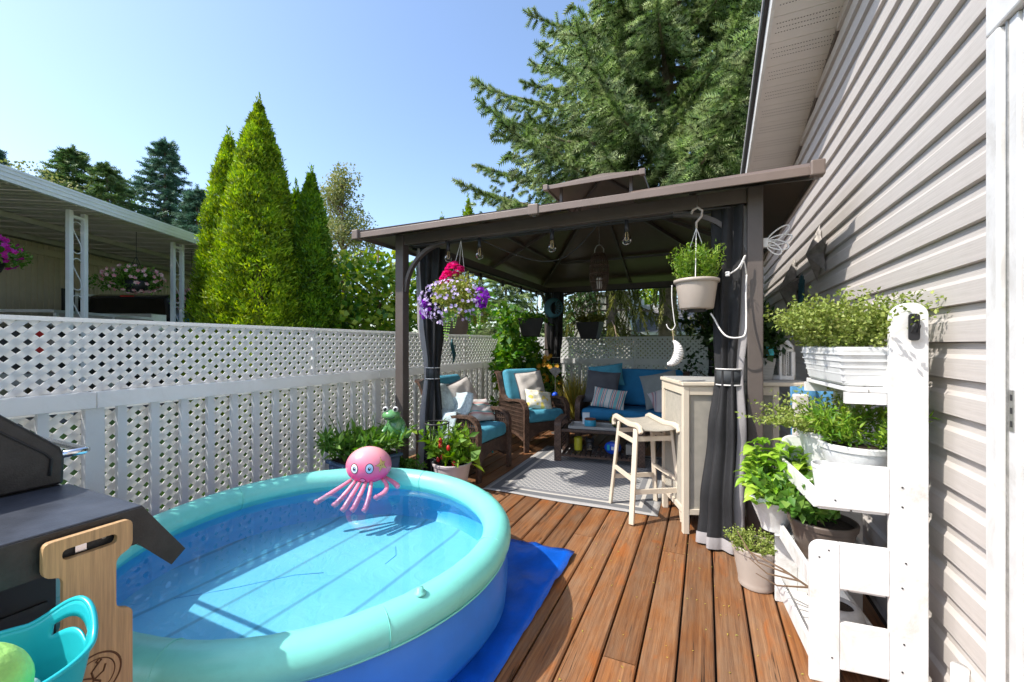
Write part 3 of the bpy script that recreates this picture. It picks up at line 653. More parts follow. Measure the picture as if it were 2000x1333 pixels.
def curtain(label, cx, cy, zt, prof, pleats, phase=0, hem=None, trim_ang=None, band=True):
    """prof: list of (z, rx, ry, ox, oy)"""
    t = thing('curtain', label, 'curtain', (cx, cy, 0), 0, 'tied netting curtains at the gazebo posts'); n = 90; m = 40
    zs = [p[0] for p in prof]
    def at(z):
        for a, b in zip(prof[:-1], prof[1:]):
            if b[0] <= z <= a[0]:
                u = (a[0]-z)/(a[0]-b[0]+1e-9); u = u*u*(3-2*u); return [a[i]+(b[i]-a[i])*u for i in range(5)]
        return prof[-1]
    def surf(z, a, off=0):
        _, rx, ry, ox, oy = at(z); w = 1+.24*math.cos(pleats*a+phase+.9*math.sin(z*2.1))+.09*math.cos((pleats+4)*a+z*3)
        return (ox+(rx*w+off)*math.cos(a), oy+(ry*w+off)*math.sin(a), z)
    def sheet(z1, z0, off, mt, nm, a0=0, a1=2*PI, mm=m):
        mb = MB(); vs = []; closed = a1-a0 > 6.2; k = n if closed else max(4, int(n*(a1-a0)/(2*PI)))
        for i in range(mm+1):
            z = z1+(z0-z1)*i/mm
            for j in range(k if closed else k+1): vs.append(surf(z, a0+(a1-a0)*j/k, off))
        w_ = k if closed else k+1; fs = []
        for i in range(mm):
            for j in range(k): j2 = (j+1) % w_; fs.append((i*w_+j, i*w_+j2, (i+1)*w_+j2, (i+1)*w_+j))
        mb.add(vs, fs); return mb.build(nm, mt, t, smooth=True)
    sheet(zs[0], zs[-1], 0, 'mesh', 'netting')
    if hem: sheet(zs[-1]+hem, zs[-1]+.002, .003, 'greycloth', 'hem', mm=6)
    if trim_ang: sheet(zs[0], zs[-1]+.01, .004, 'greycloth', 'edge_trim', trim_ang[0], trim_ang[1])
    if band:
        zb = min(prof, key=lambda p: p[1])[0]; _, rx, ry, ox, oy = at(zb)
        b = MB().lathe([(1.10, -.05), (1.16, -.05), (1.18, 0), (1.16, .05), (1.10, .05)], 28, (ox, oy, zb), rx, ry).build('tie_band', 'tieband', t, smooth=True)
        for z in (-.052, .052): MB().tube([(ox+rx*1.19*math.cos(a), oy+ry*1.19*math.sin(a), zb+z) for a in np.linspace(0, 2*PI, 25)[:-1]], .005, 6, True).build('white_edging', 'whitecord', b, smooth=True)
    return t
curtain('narrow dark netting curtain tied beside the front left gazebo post', -2.40, 3.36, 2.17, [(2.18, .13, .10, 0, 0), (1.5, .105, .09, 0, 0), (1.0, .06, .055, .01, 0), (.55, .10, .08, .0, 0), (.03, .11, .09, 0, 0)], 9, 0, None, (2.9, 4.4))
curtain('dark curtain bunched on the back left gazebo post', -2.40, 7.0, 2.17, [(2.18, .13, .11, 0, 0), (1.5, .12, .1, 0, 0), (1.0, .09, .08, 0, 0), (.5, .13, .1, 0, 0), (.03, .14, .1, 0, 0)], 8, 1)
curtain('wide black netting curtain with grey hem spilling onto the deck at the front right post', .10, 3.06, 2.17, [(2.18, .10, .07, .06, .12), (1.5, .09, .06, .05, .1), (1.06, .065, .05, .04, .05), (.7, .09, .07, .03, 0), (.25, .105, .085, .0, -.07), (.012, .115, .095, -.01, -.10)], 7, 2, .07, (5.45, 6.0))
curtain('dark curtain hanging at the back right gazebo post by the house', .12, 6.95, 2.17, [(2.18, .1, .09, 0, 0), (1.5, .09, .08, 0, 0), (1.0, .06, .06, 0, 0), (.5, .1, .08, 0, 0), (.03, .1, .08, 0, 0)], 8, 3)

# string of bulbs along the front beam
sl = thing('string_lights', 'string of clear teardrop bulbs along the front gazebo beam', 'string lights', (-1.1, 3.08, 2.15))
bx_ = [-2.03, -1.72, -1.08, -.515]; cord = []
for i in range(61):
    x = -2.45+2.6*i/60; cord.append((x, 3.09, 2.175-.012*abs(math.sin(x*5))))
MB().tube(cord, .005, 6).build('cord', 'wire', sl, world=True, smooth=True)
MB().tube([(-1.75+1.0*i/30, 3.16+.9*math.sin(PI*i/30)*.4, 2.17-.16*math.sin(PI*i/30)) for i in range(31)], .005, 6).build('cord', 'wire', sl, world=True, smooth=True)
for x in bx_:
    z = 2.135
    s = MB().lathe([(.0, .03), (.014, .03), (.016, -.02), (.018, -.05), (.0, -.05)], 12, (x, 3.09, z)).build('socket', 'blackpl', sl, world=True, smooth=True)
    b = MB().lathe([(.013, -.05), (.017, -.065), (.032, -.10), (.034, -.118), (.026, -.142), (.0, -.15)], 16, (x, 3.09, z)).build('bulb', 'bulb', sl, world=True, smooth=True)
    MB().tube([(x-.006, 3.09, z-.055), (x-.012, 3.092, z-.11), (x, 3.088, z-.12), (x+.012, 3.09, z-.11), (x+.006, 3.09, z-.055)], .0022, 5).build('filament', 'filament', b, world=True)
sl2 = thing('string_lights', 'bulb string looped along the left side beam of the gazebo', 'string lights', (-2.5, 5.0, 2.15))
MB().tube([(-2.50, 3.4+3.5*i/60, 2.17-.07*abs(math.sin(i*PI/12))) for i in range(61)], .005, 6).build('cord', 'wire', sl2, world=True, smooth=True)
for k in range(5):
    y = 3.9+.62*k; z = 2.115
    MB().lathe([(.0, .03), (.014, .03), (.018, -.05), (.0, -.05)], 10, (-2.5, y, z)).build('socket', 'blackpl', sl2, world=True, smooth=True)
    MB().lathe([(.013, -.05), (.032, -.10), (.034, -.118), (.0, -.15)], 14, (-2.5, y, z)).build('bulb', 'bulb', sl2, world=True, smooth=True)

# ------------------------------------------------------------------ pool, tarp
PCX, PCY, PR, PZ, PT = -1.70, 1.475, .852, .352, .068
nv = 40; mb = MB(); vs = []; fs = []
for j in range(nv+1):
    for i in range(nv+1):
        x = -2.78+2.06*i/nv; y = .35+2.13*j/nv; d = math.hypot(x-PCX, y-PCY)
        wr = .010*math.sin(9*x+4*y)+.009*math.sin(17*y-6*x)+.007*math.sin(31*x+23*y)+.004*math.sin(53*x-47*y)
        z = .010+(max(0, wr)+.002)*min(1, max(0, (d-.86)/.12)); vs.append((x, y, z))
for j in range(nv):
    for i in range(nv): a = j*(nv+1)+i; fs.append((a, a+1, a+nv+2, a+nv+1))
tp = mb.add(vs, fs).build('ground_tarp', 'tarp', smooth=True); sm = tp.modifiers.new('s', 'SOLIDIFY'); sm.thickness = .002
tag(tp, 'crinkled blue tarp spread on the deck under the pool', 'tarp')
pool = thing('paddling_pool', 'round blue paddling pool with inflated mint green ring', 'pool', (PCX, PCY, .012))
ring = MB(); N1, N2 = 128, 20; vs = []; fs = []
for i in range(N1):
    a = 2*PI*i/N1; rr = PR+.004*math.sin(5*a); tz = PZ-.012+.004*math.sin(3*a+1)
    for k in range(N2):
        b = 2*PI*k/N2; r_ = PT*(1+.010*math.sin(26*a)*math.cos(b)+.012*max(0, -math.cos(b+.5))*math.sin(71*a+2*math.sin(9*a))+.010*max(0, -math.sin(b))*math.sin(83*a+3*math.sin(5*a))); vs.append(((rr+r_*math.cos(b))*math.cos(a), (rr+r_*math.cos(b))*math.sin(a), tz+r_*math.sin(b)))
for i in range(N1):
    for k in range(N2): fs.append((i*N2+k, ((i+1) % N1)*N2+k, ((i+1) % N1)*N2+(k+1) % N2, i*N2+(k+1) % N2))
rob = ring.add(vs, fs).build('inflated_ring', 'mint', pool, smooth=True)
for k in range(9):
    a = 2*PI*k/9+.2; MB().tube([((PR+(PT+.0008)*math.cos(b))*math.cos(a), (PR+(PT+.0008)*math.cos(b))*math.sin(a), PZ-.012+.004*math.sin(3*a+1)+(PT+.0008)*math.sin(b)) for b in np.linspace(-1.2, 4.3, 22)], .0016, 4).build('welded_seam', 'mint', rob, smooth=True)
MB().tube([((PR+PT*.82)*math.cos(a), (PR+PT*.82)*math.sin(a), PZ-.012-PT*.60) for a in np.linspace(0, 2*PI, 97)[:-1]], .004, 5, True).build('lower_weld', 'mint', rob, smooth=True)
va = R(-20); MB().lathe([(.020, 0), (.020, .006), (.012, .008), (.012, .02), (0, .02)], 16, ((PR+.01)*math.cos(va), (PR+.01)*math.sin(va), PZ-.012+PT-.003)).build('valve', 'mint', rob, smooth=True)
wall = MB().lathe([(.80, .004), (.862, .012), (.905, .08), (.912, .16), (.895, .24), (.873, .29)], 128)
wall.v = [(p[0]*(1+.006*math.sin(11*math.atan2(p[1], p[0]))), p[1]*(1+.006*math.sin(11*math.atan2(p[1], p[0]))), p[2]) for p in wall.v]
wall.build('outer_wall', 'poolblue', pool, smooth=True)
MB().lathe([(0, .075), (.80, .075), (.86, .085)], 128).build('floor_liner', 'liner', pool, smooth=True)
for pts in ([(-.55, -.35), (-.40, -.2), (-.22, .02), (-.10, .10)], [(.42, .20), (.46, .10), (.52, .02), (.60, -.02)], [(.05, .48), (.12, .40), (.13, .30)], [(-.2, -.5), (.0, -.42), (.2, -.45)]):
    MB().tube([(p[0], p[1], .076) for p in pts], .0018, 5).build('liner_crease', 'poolin', pool, smooth=True)
MB().lathe([(.86, .085), (.893, .12), (.900, .16), (.884, .24), (.80, .30)], 128).build('inner_wall', 'poolin', pool, smooth=True)
MB().disc((0, 0, .318), .789, 128).build('water', 'water', pool, smooth=True)

# ------------------------------------------------------------------ inflatable octopus resting on the ring
oc = thing('octopus_float', 'pink inflatable octopus float with round eyes and starfish print on the pool ring', 'inflatable', (-2.01, 2.12, .362), R(30))
# local: -y faces the camera
b = MB(); nu, nvv = 48, 24; vs = []; fs = []
for i in range(nvv+1):
    t = PI*i/nvv
    for k in range(nu):
        a = 2*PI*k/nu; rg = 1+.014*math.cos(24*a)*max(0, math.cos(t))**.5*(math.sin(t)**.6) if math.cos(t) > 0 else 1
        vs.append((.145*math.sin(t)*math.cos(a)*rg, .115*math.sin(t)*math.sin(a)*rg, .115+.125*math.cos(t)*(1 if math.cos(t) > 0 else .88)))
for i in range(nvv):
    for k in range(nu): k2 = (k+1) % nu; fs.append((i*nu+k, (i+1)*nu+k, (i+1)*nu+k2, i*nu+k2))
b.add(vs, fs).build('body', 'octo', oc, smooth=True)
def onface(u, v, off=0):
    # point on the front of the body at lateral u, height v
    q = 1-(u/.145)**2-((v-.115)/(.125 if v > .115 else .11))**2
    return Vector((u, -.115*math.sqrt(max(q, .0))-off, v))
def decal(name, m, u, v, ru, rv, off, parent, n=24, poly=None):
    mb = MB(); pts = [(u+ru*math.cos(2*PI*k/n), v+rv*math.sin(2*PI*k/n)) for k in range(n)] if poly is None else poly; n = len(pts)
    cu, cv = sum(p[0] for p in pts)/n, sum(p[1] for p in pts)/n
    rings = []
    for f in (1, .66, .33): rings += [onface(cu+(p[0]-cu)*f, cv+(p[1]-cv)*f, off) for p in pts]
    rings.append(onface(cu, cv, off)); fs = []
    for r in range(2):
        for k in range(n): k2 = (k+1) % n; fs.append((r*n+k, r*n+k2, (r+1)*n+k2, (r+1)*n+k))
    fs += [(2*n+k, 2*n+(k+1) % n, 3*n) for k in range(n)]
    return mb.add(rings, fs).build(name, m, parent, smooth=True)
for u, iris in ((-.066, 'eyewhite'), (.03, 'eyeblue')):
    e = decal('eye', 'eyeblack', u, .125, .0255, .0325, .0012, oc)
    decal('eye_white', iris, u, .125, .0215, .0285, .0022, e); decal('iris', 'eyeblue', u, .124, .0115, .0150, .0031, e)
    decal('pupil', 'eyeblack', u, .124, .008, .0105, .0040, e); decal('glint', 'eyewhite', u+.002, .1285, .0025, .0035, .0049, e)
mo = decal('mouth', 'eyeblack', -.018, .045, .0195, .0165, .0012, oc); decal('lips', 'mouth', -.018, .045, .0165, .0135, .0022, mo)
sp_ = []
for k in range(10):
    a = R(108+36*k); rr = .046 if k % 2 == 0 else .018; sp_.append((.098+rr*math.cos(a)*.72, .140+rr*math.sin(a)))
big = [(.098+(p[0]-.098)*1.1, .14+(p[1]-.14)*1.1) for p in sp_]
st = decal('starfish', 'burn', 0, 0, 0, 0, .0012, oc, poly=big); decal('starfish_face', 'starfish', 0, 0, 0, 0, .0024, st, poly=sp_)
for u in (.093, .104): decal('starfish_eye', 'eyeblack', u, .139, .002, .0026, .0035, st, n=10)
tent = [(-.10, -.03, (-.18, -.09, -.045), (-.225, -.13, -.085)), (-.07, -.05, (-.10, -.12, -.05), (-.135, -.15, -.10)), (-.035, -.06, (-.06, -.15, -.045), (-.085, -.20, -.115)),
        (.0, -.06, (-.02, -.15, -.05), (-.04, -.205, -.115)), (.03, -.06, (.03, -.14, -.05), (.015, -.21, -.12)), (.09, -.03, (.14, -.09, -.02), (.055, -.15, -.06)), (.08, .03, (.13, .0, .0), (.15, -.05, -.02))]
for x, y, m_, e in tent:
    p0 = Vector((x, y, .035)); p1 = p0+(Vector(m_)-p0)*.95; p2 = p0+(Vector(e)-p0)*.9; p2.x *= 1.35; p1.x *= 1.3; pts = []
    for i in range(11):
        t = i/10; pts.append(p0*(1-t)**2+p1*2*t*(1-t)+p2*t*t)
    pts.append(p2+Vector((-.012, -.004, .012)))
    MB().tube(pts, [.011+.008*i/11 for i in range(11)]+[.012], 8).build('tentacle', 'tent', oc, smooth=True)

# ------------------------------------------------------------------ barbecue, hanging board, tub
gr = thing('barbecue_grill', 'black gas barbecue with side shelf beside the pool', 'grill', (-2.2, .3, 0))
def B(mb, name, m, par=None, **k): return mb.build(name, m, par or gr, world=True, **k)
prof = [(-.02, .842), (.603, .842), (.606, .93), (.596, .955), (.57, .982), (.46, 1.088), (.40, 1.12), (.2, 1.14), (.02, 1.08)]
lid = B(MB().prism(prof, -2.75, -1.80, 'x'), 'lid', 'black', bevel=.008)
g2 = [(.57, .875), (.575, .925), (.56, .945), (.45, 1.045), (.30, 1.09)]
B(MB().tube([(-1.7965, p[0], p[1]) for p in g2], .0035, 6), 'lid_crease', 'blackpl', lid, smooth=True)
B(MB().tube([(-2.7, .665, .93), (-1.83, .665, .93), (-1.815, .655, .93), (-1.81, .60, .93)], .011, 10), 'handle', 'chrome', lid, smooth=True)
B(MB().bx(-2.75, -1.80, .02, .60, .60, .84), 'firebox', 'black', bevel=.006)
B(MB().bx(-2.72, -1.83, .05, .57, .06, .598), 'cabinet', 'blackpl', bevel=.004)
for x in (-2.62, -2.28, -1.94): B(MB().lathe([(0, 0), (.026, 0), (.024, .03), (0, .03)], 16).xf(Matrix.Translation((x, .6005, .72)) @ Matrix.Rotation(R(-90), 4, 'X')), 'knob', 'chrome', smooth=True)
for x in (-2.65, -1.9):
    for y in (.1, .5): B(MB().lathe([(0, 0), (.025, 0), (.028, .03), (.025, .06), (0, .06)], 12, (x, y, 0)), 'caster', 'blackpl')
shelf_ = sh = B(MB().prism([(-.05, .808), (.600, .808), (.685, .662), (.705, .668), (.712, .682), (.612, .84), (-.05, .84)], -1.798, -1.375, 'x'), 'side_shelf', 'navy', bevel=.003)
B(MB().bx(-1.795, -1.378, -.04, .57, .76, .8065), 'shelf_apron', 'black', sh)
B(MB().prism([(-.05, .742), (.60, .742), (.678, .650), (.713, .680), (.612, .835), (-.05, .835)], -1.374, -1.370, 'x'), 'shelf_end_plate', 'black', sh)
B(MB().bx(-1.369, -1.360, .475, .495, .775, .80), 'hook', 'chrome', sh)
B(MB().bar((-1.79, .3, .45), (-1.40, .3, .757), .03, .03), 'shelf_bracket', 'black', sh)
B(MB().bx(-1.7985, -1.785, .10, .58, .28, .74), 'side_panel', 'blackpl', gr)
for z in (.40, .50, .60): B(MB().bar((-1.782, .12, z), (-1.782, .56, z), .012, .014), 'side_rib', 'black')

# bamboo board on the hook: outline in y,z with a slot handle
bd = thing('bamboo_board', 'bamboo serving board with slot handle and burnt emblem hung from the grill shelf', 'cutting board', (-1.352, .497, .60))
def rr_(pts, r, k=4):
    out = []; n = len(pts)
    for i in range(n):
        p = Vector((*pts[i], 0)); a = (Vector((*pts[i-1], 0))-p); b_ = (Vector((*pts[(i+1) % n], 0))-p); q = min(r, a.length*.45, b_.length*.45)
        s0 = p+a.normalized()*q; s1 = p+b_.normalized()*q
        for j in range(k+1): t = j/k; v = s0*(1-t)**2+p*2*t*(1-t)+s1*t*t; out.append((v.x, v.y))
    return out
outl = rr_([(-.081, .222), (-.081, .145), (-.048, .135), (-.048, .005), (-.081, -.01), (-.081, -.25), (.081, -.25), (.081, -.005), (.048, .008), (.048, .135), (.081, .150), (.081, .222)], .016)
slot = rr_([(-.05, .172), (.05, .172), (.05, .197), (-.05, .197)], .0124, 3)
# bridge outline and slot into quads by ring matching
def annulus(outer, inner, x0, x1, mat, name, par):
    import mathutils
    from mathutils.geometry import tessellate_polygon
    polys = [[Vector((p[0], p[1], 0)) for p in outer], [Vector((p[0], p[1], 0)) for p in inner]]
    tri = tessellate_polygon(polys); pts = list(outer)+list(inner); n = len(pts); no = len(outer); ni = len(inner)
    mb = MB(); vs = [(x0, p[0], p[1]) for p in pts]+[(x1, p[0], p[1]) for p in pts]
    fs = [tuple(t) for t in tri]+[tuple(i+n for i in t[::-1]) for t in tri]
    fs += [(i, (i+1) % no, n+(i+1) % no, n+i) for i in range(no)]+[(no+(i+1) % ni, no+i, n+no+i, n+no+(i+1) % ni) for i in range(ni)]
    return mb.add(vs, fs).build(name, mat, par)
annulus(outl, slot, -.008, .008, 'bamboo', 'board', bd)
for rad, tk in ((.052, .0022), (.040, .0013)):
    MB().tube([(.0085, .005+rad*math.cos(a), -.135+rad*1.05*math.sin(a)) for a in np.linspace(0, 2*PI, 41)[:-1]], tk, 4, True).build('burnt_emblem', 'burn', bd)
em = MB()
for pts in ([(-.01, -.165), (.0, -.14), (-.004, -.12), (.008, -.105)], [(.0, -.14), (.018, -.13), (.022, -.115)], [(-.002, -.135), (-.02, -.125), (-.024, -.14)], [(.01, -.17), (.012, -.15), (.0, -.14)], [(.008, -.105), (.014, -.10), (.01, -.094), (.004, -.1), (.008, -.105)]):
    em.tube([(.0085, p[0]+.005, p[1]) for p in pts], .0022, 4)
em.build('burnt_figure', 'burn', bd)
tg = thing('side_table', 'small dark side table under the turquoise tub', 'table', (-1.20, .30, 0))
MB().lathe([(0, .43), (.15, .43), (.15, .453), (0, .453)], 28).build('table_top', 'blackpl', tg, smooth=False)
for k in range(3):
    a = 2*PI*k/3; MB().tube([(.11*math.cos(a), .11*math.sin(a), .43), (.15*math.cos(a), .15*math.sin(a), .002)], .012, 8).build('leg', 'blackpl', tg)
tb = thing('flexible_tub', 'turquoise flexible tub with slot handle in the foreground corner', 'tub', (-1.20, .30, .455))
n = 96; vs = []; rows = 24
def rim(a): # handle lobes at two sides
    return .215+.052*max(0, math.cos(2*(a-R(100))))**1.6
for i in range(rows+1):
    for k in range(n):
        a = 2*PI*k/n; t = i/rows; z = rim(a)*t; r_ = .098+.042*t+.003*math.sin(t*60 if t < .6 else 0)*.4; vs.append((r_*math.cos(a), r_*math.sin(a), z))
fs = []
for i in range(rows):
    for k in range(n):
        a = 2*PI*(k+.5)/n; da = min(abs((a-R(100)+PI) % (2*PI)-PI), abs((a-R(280)+PI) % (2*PI)-PI))
        if i in (19, 20) and da < R(22): continue
        fs.append((i*n+k, i*n+(k+1) % n, (i+1)*n+(k+1) % n, (i+1)*n+k))
fs.append(tuple(range(n))[::-1])
t_ = MB().add(vs, fs).build('shell', 'tub', tb, smooth=True); md = t_.modifiers.new('s', 'SOLIDIFY'); md.thickness = .004
MB().tube([((.1405)*math.cos(2*PI*k/n), .1405*math.sin(2*PI*k/n), rim(2*PI*k/n)) for k in range(n)], .0055, 8, True).build('rim', 'tub', tb, smooth=True)
bl = MB().sphere((0, 0, 0), .085, 28, 18).build('play_ball', 'neon', smooth=True); bl.location = (-1.165, .262, .655); tag(bl, 'fuzzy neon green ball in the turquoise tub', 'ball')
wt = MB().sphere((0, 0, 0), (.034, .024, .03), 18, 10).sphere((.03, .006, -.012), (.02, .018, .022), 14, 8).sphere((-.01, .0, -.05), (.03, .03, .05), 14, 8).build('bath_toy', 'white', smooth=True)
wt.location = (-1.225, .325, .60); wt.rotation_euler = (0, 0, R(60)); tag(wt, 'white rounded toy wedged behind the neon ball in the tub', 'toy')

# ------------------------------------------------------------------ wicker seating
def arm_path(D, H):
    # side profile y,z: from front foot up, over the arm, S-curve up to the back top
    p = [(-D/2, 0), (-D/2+.004, .2), (-D/2+.0, .44)]+arc(-D/2+.13, .47, .13, .13, 180, 90, 6)
    p += [(-D/2+.25, .595), (-D/2+.38, .575), (-D/2+.48, .585), (-D/2+.55, .63), (-D/2+.60, .72), (-D/2+.635, .82), (-D/2+.68, H), (-D/2+.72, H+.015)]
    return p
def ptop(p, y):
    best = 0
    for a, b in zip(p[:-1], p[1:]):
        lo, hi = sorted((a[0], b[0]))
        if lo-1e-6 <= y <= hi+1e-6 and hi > lo: best = max(best, a[1]+(b[1]-a[1])*(y-a[0])/(b[0]-a[0]))
    return best
def wicker_seat(name, label, catg, loc, rz, W, cush, backs=1, group=None, backcush=None):
    t = thing(name, label, catg, loc, rz, group); D, H = .72, .90; pth = arm_path(D, H)
    for s in (-1, 1):
        x = s*(W/2-.035)
        MB().sweep([(x, y, z) for y, z in pth], .065, .028).build('arm_frame', 'wicker', t)
        MB().bx(x-.028, x+.028, D/2-.06, D/2-.01, .0, .42).build('rear_leg', 'wicker', t, bevel=.006)
        pan = MB(); y = -D/2+.035
        while y < D/2-.07:
            zt = ptop(pth, y)-.015; zt = min(zt, .80); zb = .16+.06*math.sin(PI*(y+D/2)/D); pan.bx(x-.004, x+.004, y-.007, y+.007, zb, zt); y += .026
        z = .17
        while z < .58:
            y1 = D/2-.05; pan.bx(x-.009 if int(z*1000/26) % 2 else x+.0045, x-.0045 if int(z*1000/26) % 2 else x+.009, -D/2+.02, y1, z-.006, z+.006); z += .024
        stuff(pan.build('side_weave', 'wickerdark', t))
        MB().sweep([(x, -D/2+.03+(D-.09)*i/10, .135+.07*math.sin(PI*i/10)) for i in range(11)], .05, .02).build('side_rail', 'wicker', t)
    n = 12; fr = [(-W/2+.07, .335), (W/2-.07, .335)]+[(W/2-.07-(W-.14)*i/n, .13+.10*math.sin(PI*i/n)) for i in range(n+1)]
    MB().prism(fr, -D/2+.02, -D/2+.045, 'y').build('front_apron', 'wickerdark', t)
    MB().bx(-W/2+.069, W/2-.069, -D/2+.046, D/2-.12, .30, .333).build('seat_deck', 'wickerdark', t)
    # back
    rot = Matrix.Translation((0, D/2-.19, .33)) @ Matrix.Rotation(R(-16), 4, 'X')
    bk = MB()
    for i in range(int((W-.14)/.026)): x = -W/2+.085+i*.026; bk.bx(x-.007, x+.007, -.004, .004, 0, .57)
    for i in range(22): bk.bx(-W/2+.07, W/2-.07, .0045 if i % 2 else -.009, .009 if i % 2 else -.0045, .02+i*.026-.006, .02+i*.026+.006)
    stuff(bk.xf(rot).build('back_weave', 'wickerdark', t))
    MB().sweep([(-W/2+.06+(W-.12)*i/14, D/2-.02, H-.01+.035*math.sin(PI*i/14)) for i in range(15)], .03, .045, side=(0, 1, 0)).build('top_rail', 'wicker', t)
    cw = W-.15
    for k in range(1):
        c = MB().bx(-cw/2, cw/2, -D/2-.005, D/2-.15, .336, .475).build('seat_cushion', cush, t, bevel=.05, seg=5)
        c.data.polygons.foreach_set('use_smooth', [True]*6)
    bw = cw/backs
    for k in range(backs):
        c = MB().bx(-cw/2+bw*k+.004, -cw/2+bw*(k+1)-.004, -.135, -.012, .14, .62).xf(rot).build('back_cushion', backcush or cush, t, bevel=.05, seg=5)
        c.data.polygons.foreach_set('use_smooth', [True]*6)
    return t
wicker_seat('wicker_armchair', 'brown wicker armchair with pale blue throw and teal cushions nearest the pool', 'armchair', (-2.24, 3.70, .0), R(88), .68, 'teal', group='wicker armchairs')
wicker_seat('wicker_armchair', 'brown wicker armchair with teal cushions and lemon pillow beside the sofa', 'armchair', (-2.04, 5.02, .0), R(56), .68, 'teal', group='wicker armchairs')
wicker_seat('wicker_loveseat', 'brown wicker loveseat with deep blue cushions against the back fence', 'sofa', (-.84, 5.52, .0), R(0), 1.32, 'blue')
# pillows: facing angle is where the front looks
put_pillow('oatmeal square pillow leaning in the armchair nearest the pool', 'offwhite', (-2.33, 3.86, .70), -5, 22, .42, .42, .14, 12, piping='charcoal')
put_pillow('pale pillow covered by the knitted throw behind the front curtain', 'throw', (-2.40, 3.54, .70), 0, 18, .42, .42, .14, -6)
put_pillow('pastel striped pillow lying in the armchair nearest the pool', 'stripe2', (-2.14, 3.84, .59), -10, 35, .38, .26, .12, -4)
put_pillow('oatmeal square pillow upright in the armchair beside the sofa', 'offwhite', (-2.07, 5.10, .72), -34, 20, .42, .42, .15, 4, piping='charcoal')
put_pillow('yellow lemon print pillow on the seat of the armchair beside the sofa', 'lemon', (-1.90, 4.94, .58), -42, 38, .36, .28, .12, -12)
put_pillow('charcoal square pillow at the left end of the blue loveseat', 'charcoal', (-1.22, 5.44, .72), -90, 18, .44, .44, .14, -4)
put_pillow('candy striped rectangular pillow on the blue loveseat', 'stripe', (-1.10, 5.29, .60), -92, 24, .42, .26, .12, -6)
put_pillow('sage grey pillow at the right end of the blue loveseat', 'greypillow', (-.50, 5.46, .72), -92, 20, .44, .44, .14, 14)
put_pillow('mottled pink pillow at the right end of the blue loveseat', 'paisley', (-.40, 5.34, .62), -95, 26, .42, .32, .12, 24)
put_pillow('spare teal cushion propped on top of the loveseat back', 'teal', (-1.20, 5.60, .86), -90, 14, .46, .30, .14, 8)
# knitted throw over the near arm of the first chair
th = thing('knit_throw', 'pale blue knitted throw with fringe over the armchair arm behind the pepper plant', 'blanket', (-2.3, 3.4, .6))
sh_ = []; nu_, nv_ = 14, 22
path = [(-.02, .30, .20), (-.02, .22, .03), (-.02, .12, .0), (-.02, .03, .045), (-.02, -.015, .045), (-.02, -.035, .0), (-.02, -.04, -.10), (-.02, -.045, -.16)]
vs = []
for i in range(nv_+1):
    s = i/nv_*(len(path)-1); k = min(int(s), len(path)-2); u = s-k; p = [path[k][j]+(path[k+1][j]-path[k][j])*u for j in range(3)]
    for j in range(nu_+1):
        q = j/nu_; vs.append((p[0]-.17+.36*q+.01*math.sin(i*.9), p[1]+.008*math.sin(q*14+i*.5), p[2]+.012*math.sin(q*9+i*.4)-.03*q))
fs = [(i*(nu_+1)+j, i*(nu_+1)+j+1, (i+1)*(nu_+1)+j+1, (i+1)*(nu_+1)+j) for i in range(nv_) for j in range(nu_)]
ob = MB().add(vs, fs).build('cloth', 'throw', th, smooth=True); ob.modifiers.new('s', 'SOLIDIFY').thickness = .012
fr = MB()
for j in range(34):
    x = -.19+.36*j/33; fr.tube([(x, -.047, -.16-.03*j/33), (x+random.uniform(-.01, .01), -.05, -.22-.03*j/33), (x+random.uniform(-.015, .015), -.05, -.26-.03*j/33)], [.005, .004, .002], 5)
stuff(fr.build('fringe', 'throw', th))

# coffee table
ct = thing('coffee_table', 'brown wicker coffee table with slatted lower shelf on the rug', 'coffee table', (-1.06, 4.66, .012), R(7))
LW, LD = .94, .50
for s in (-1, 1):
    x = s*(LW/2-.035); hp = [(-LD/2+.02, 0), (-LD/2+.02, .36)]+arc(-LD/2+.08, .38, .06, .05, 180, 90, 5)+arc(LD/2-.08, .38, .06, .05, 90, 0, 5)+[(LD/2-.02, .36), (LD/2-.02, 0)]
    MB().sweep([(x, y, z) for y, z in hp], .075, .03).build('end_frame', 'wicker', ct)
    for k in range(7): MB().bx(x-.006, x+.006, -LD/2+.036, LD/2-.036, .09+k*.036, .106+k*.036).build('end_slat', 'wickerdark', ct)
MB().bx(-LW/2+.074, LW/2-.074, -LD/2+.01, LD/2-.01, .315, .345).build('table_top', 'wickerdark', ct, bevel=.006)
for k in range(15): MB().bx(-LW/2+.076+k*.0535, -LW/2+.076+k*.0535+.033, -LD/2+.02, LD/2-.02, .07, .082).build('shelf_slat', 'wickerdark', ct)
for y in (-LD/2+.02, LD/2-.02): MB().bx(-LW/2+.074, LW/2-.074, y-.012, y+.012, .05, .0695).build('shelf_rail', 'wicker', ct)
def ctw(x, y, z): c, s = math.cos(R(7)), math.sin(R(7)); return (-1.06+x*c-y*s, 4.66+x*s+y*c, .012+z)
tr = thing('serving_tray', 'grey washed wooden tray on the coffee table', 'tray', ctw(-.02, -.03, .346), R(7))
MB().bx(-.31, .31, -.15, .15, 0, .01).build('tray_base', 'greywood', tr)
for a in ((-.31, .31, -.15, -.137, .0105, .028), (-.31, .31, .137, .15, .0105, .028), (-.31, -.297, -.1365, .1365, .0105, .028), (.297, .31, -.1365, .1365, .0105, .028), (-.006, .006, -.1365, .1365, .0105, .016)): MB().bx(*a).build('tray_edge', 'greywood', tr)
cj = thing('candle_jar', 'sky blue ceramic candle jar with rust lid on the tray', 'candle', ctw(-.11, -.03, .357))
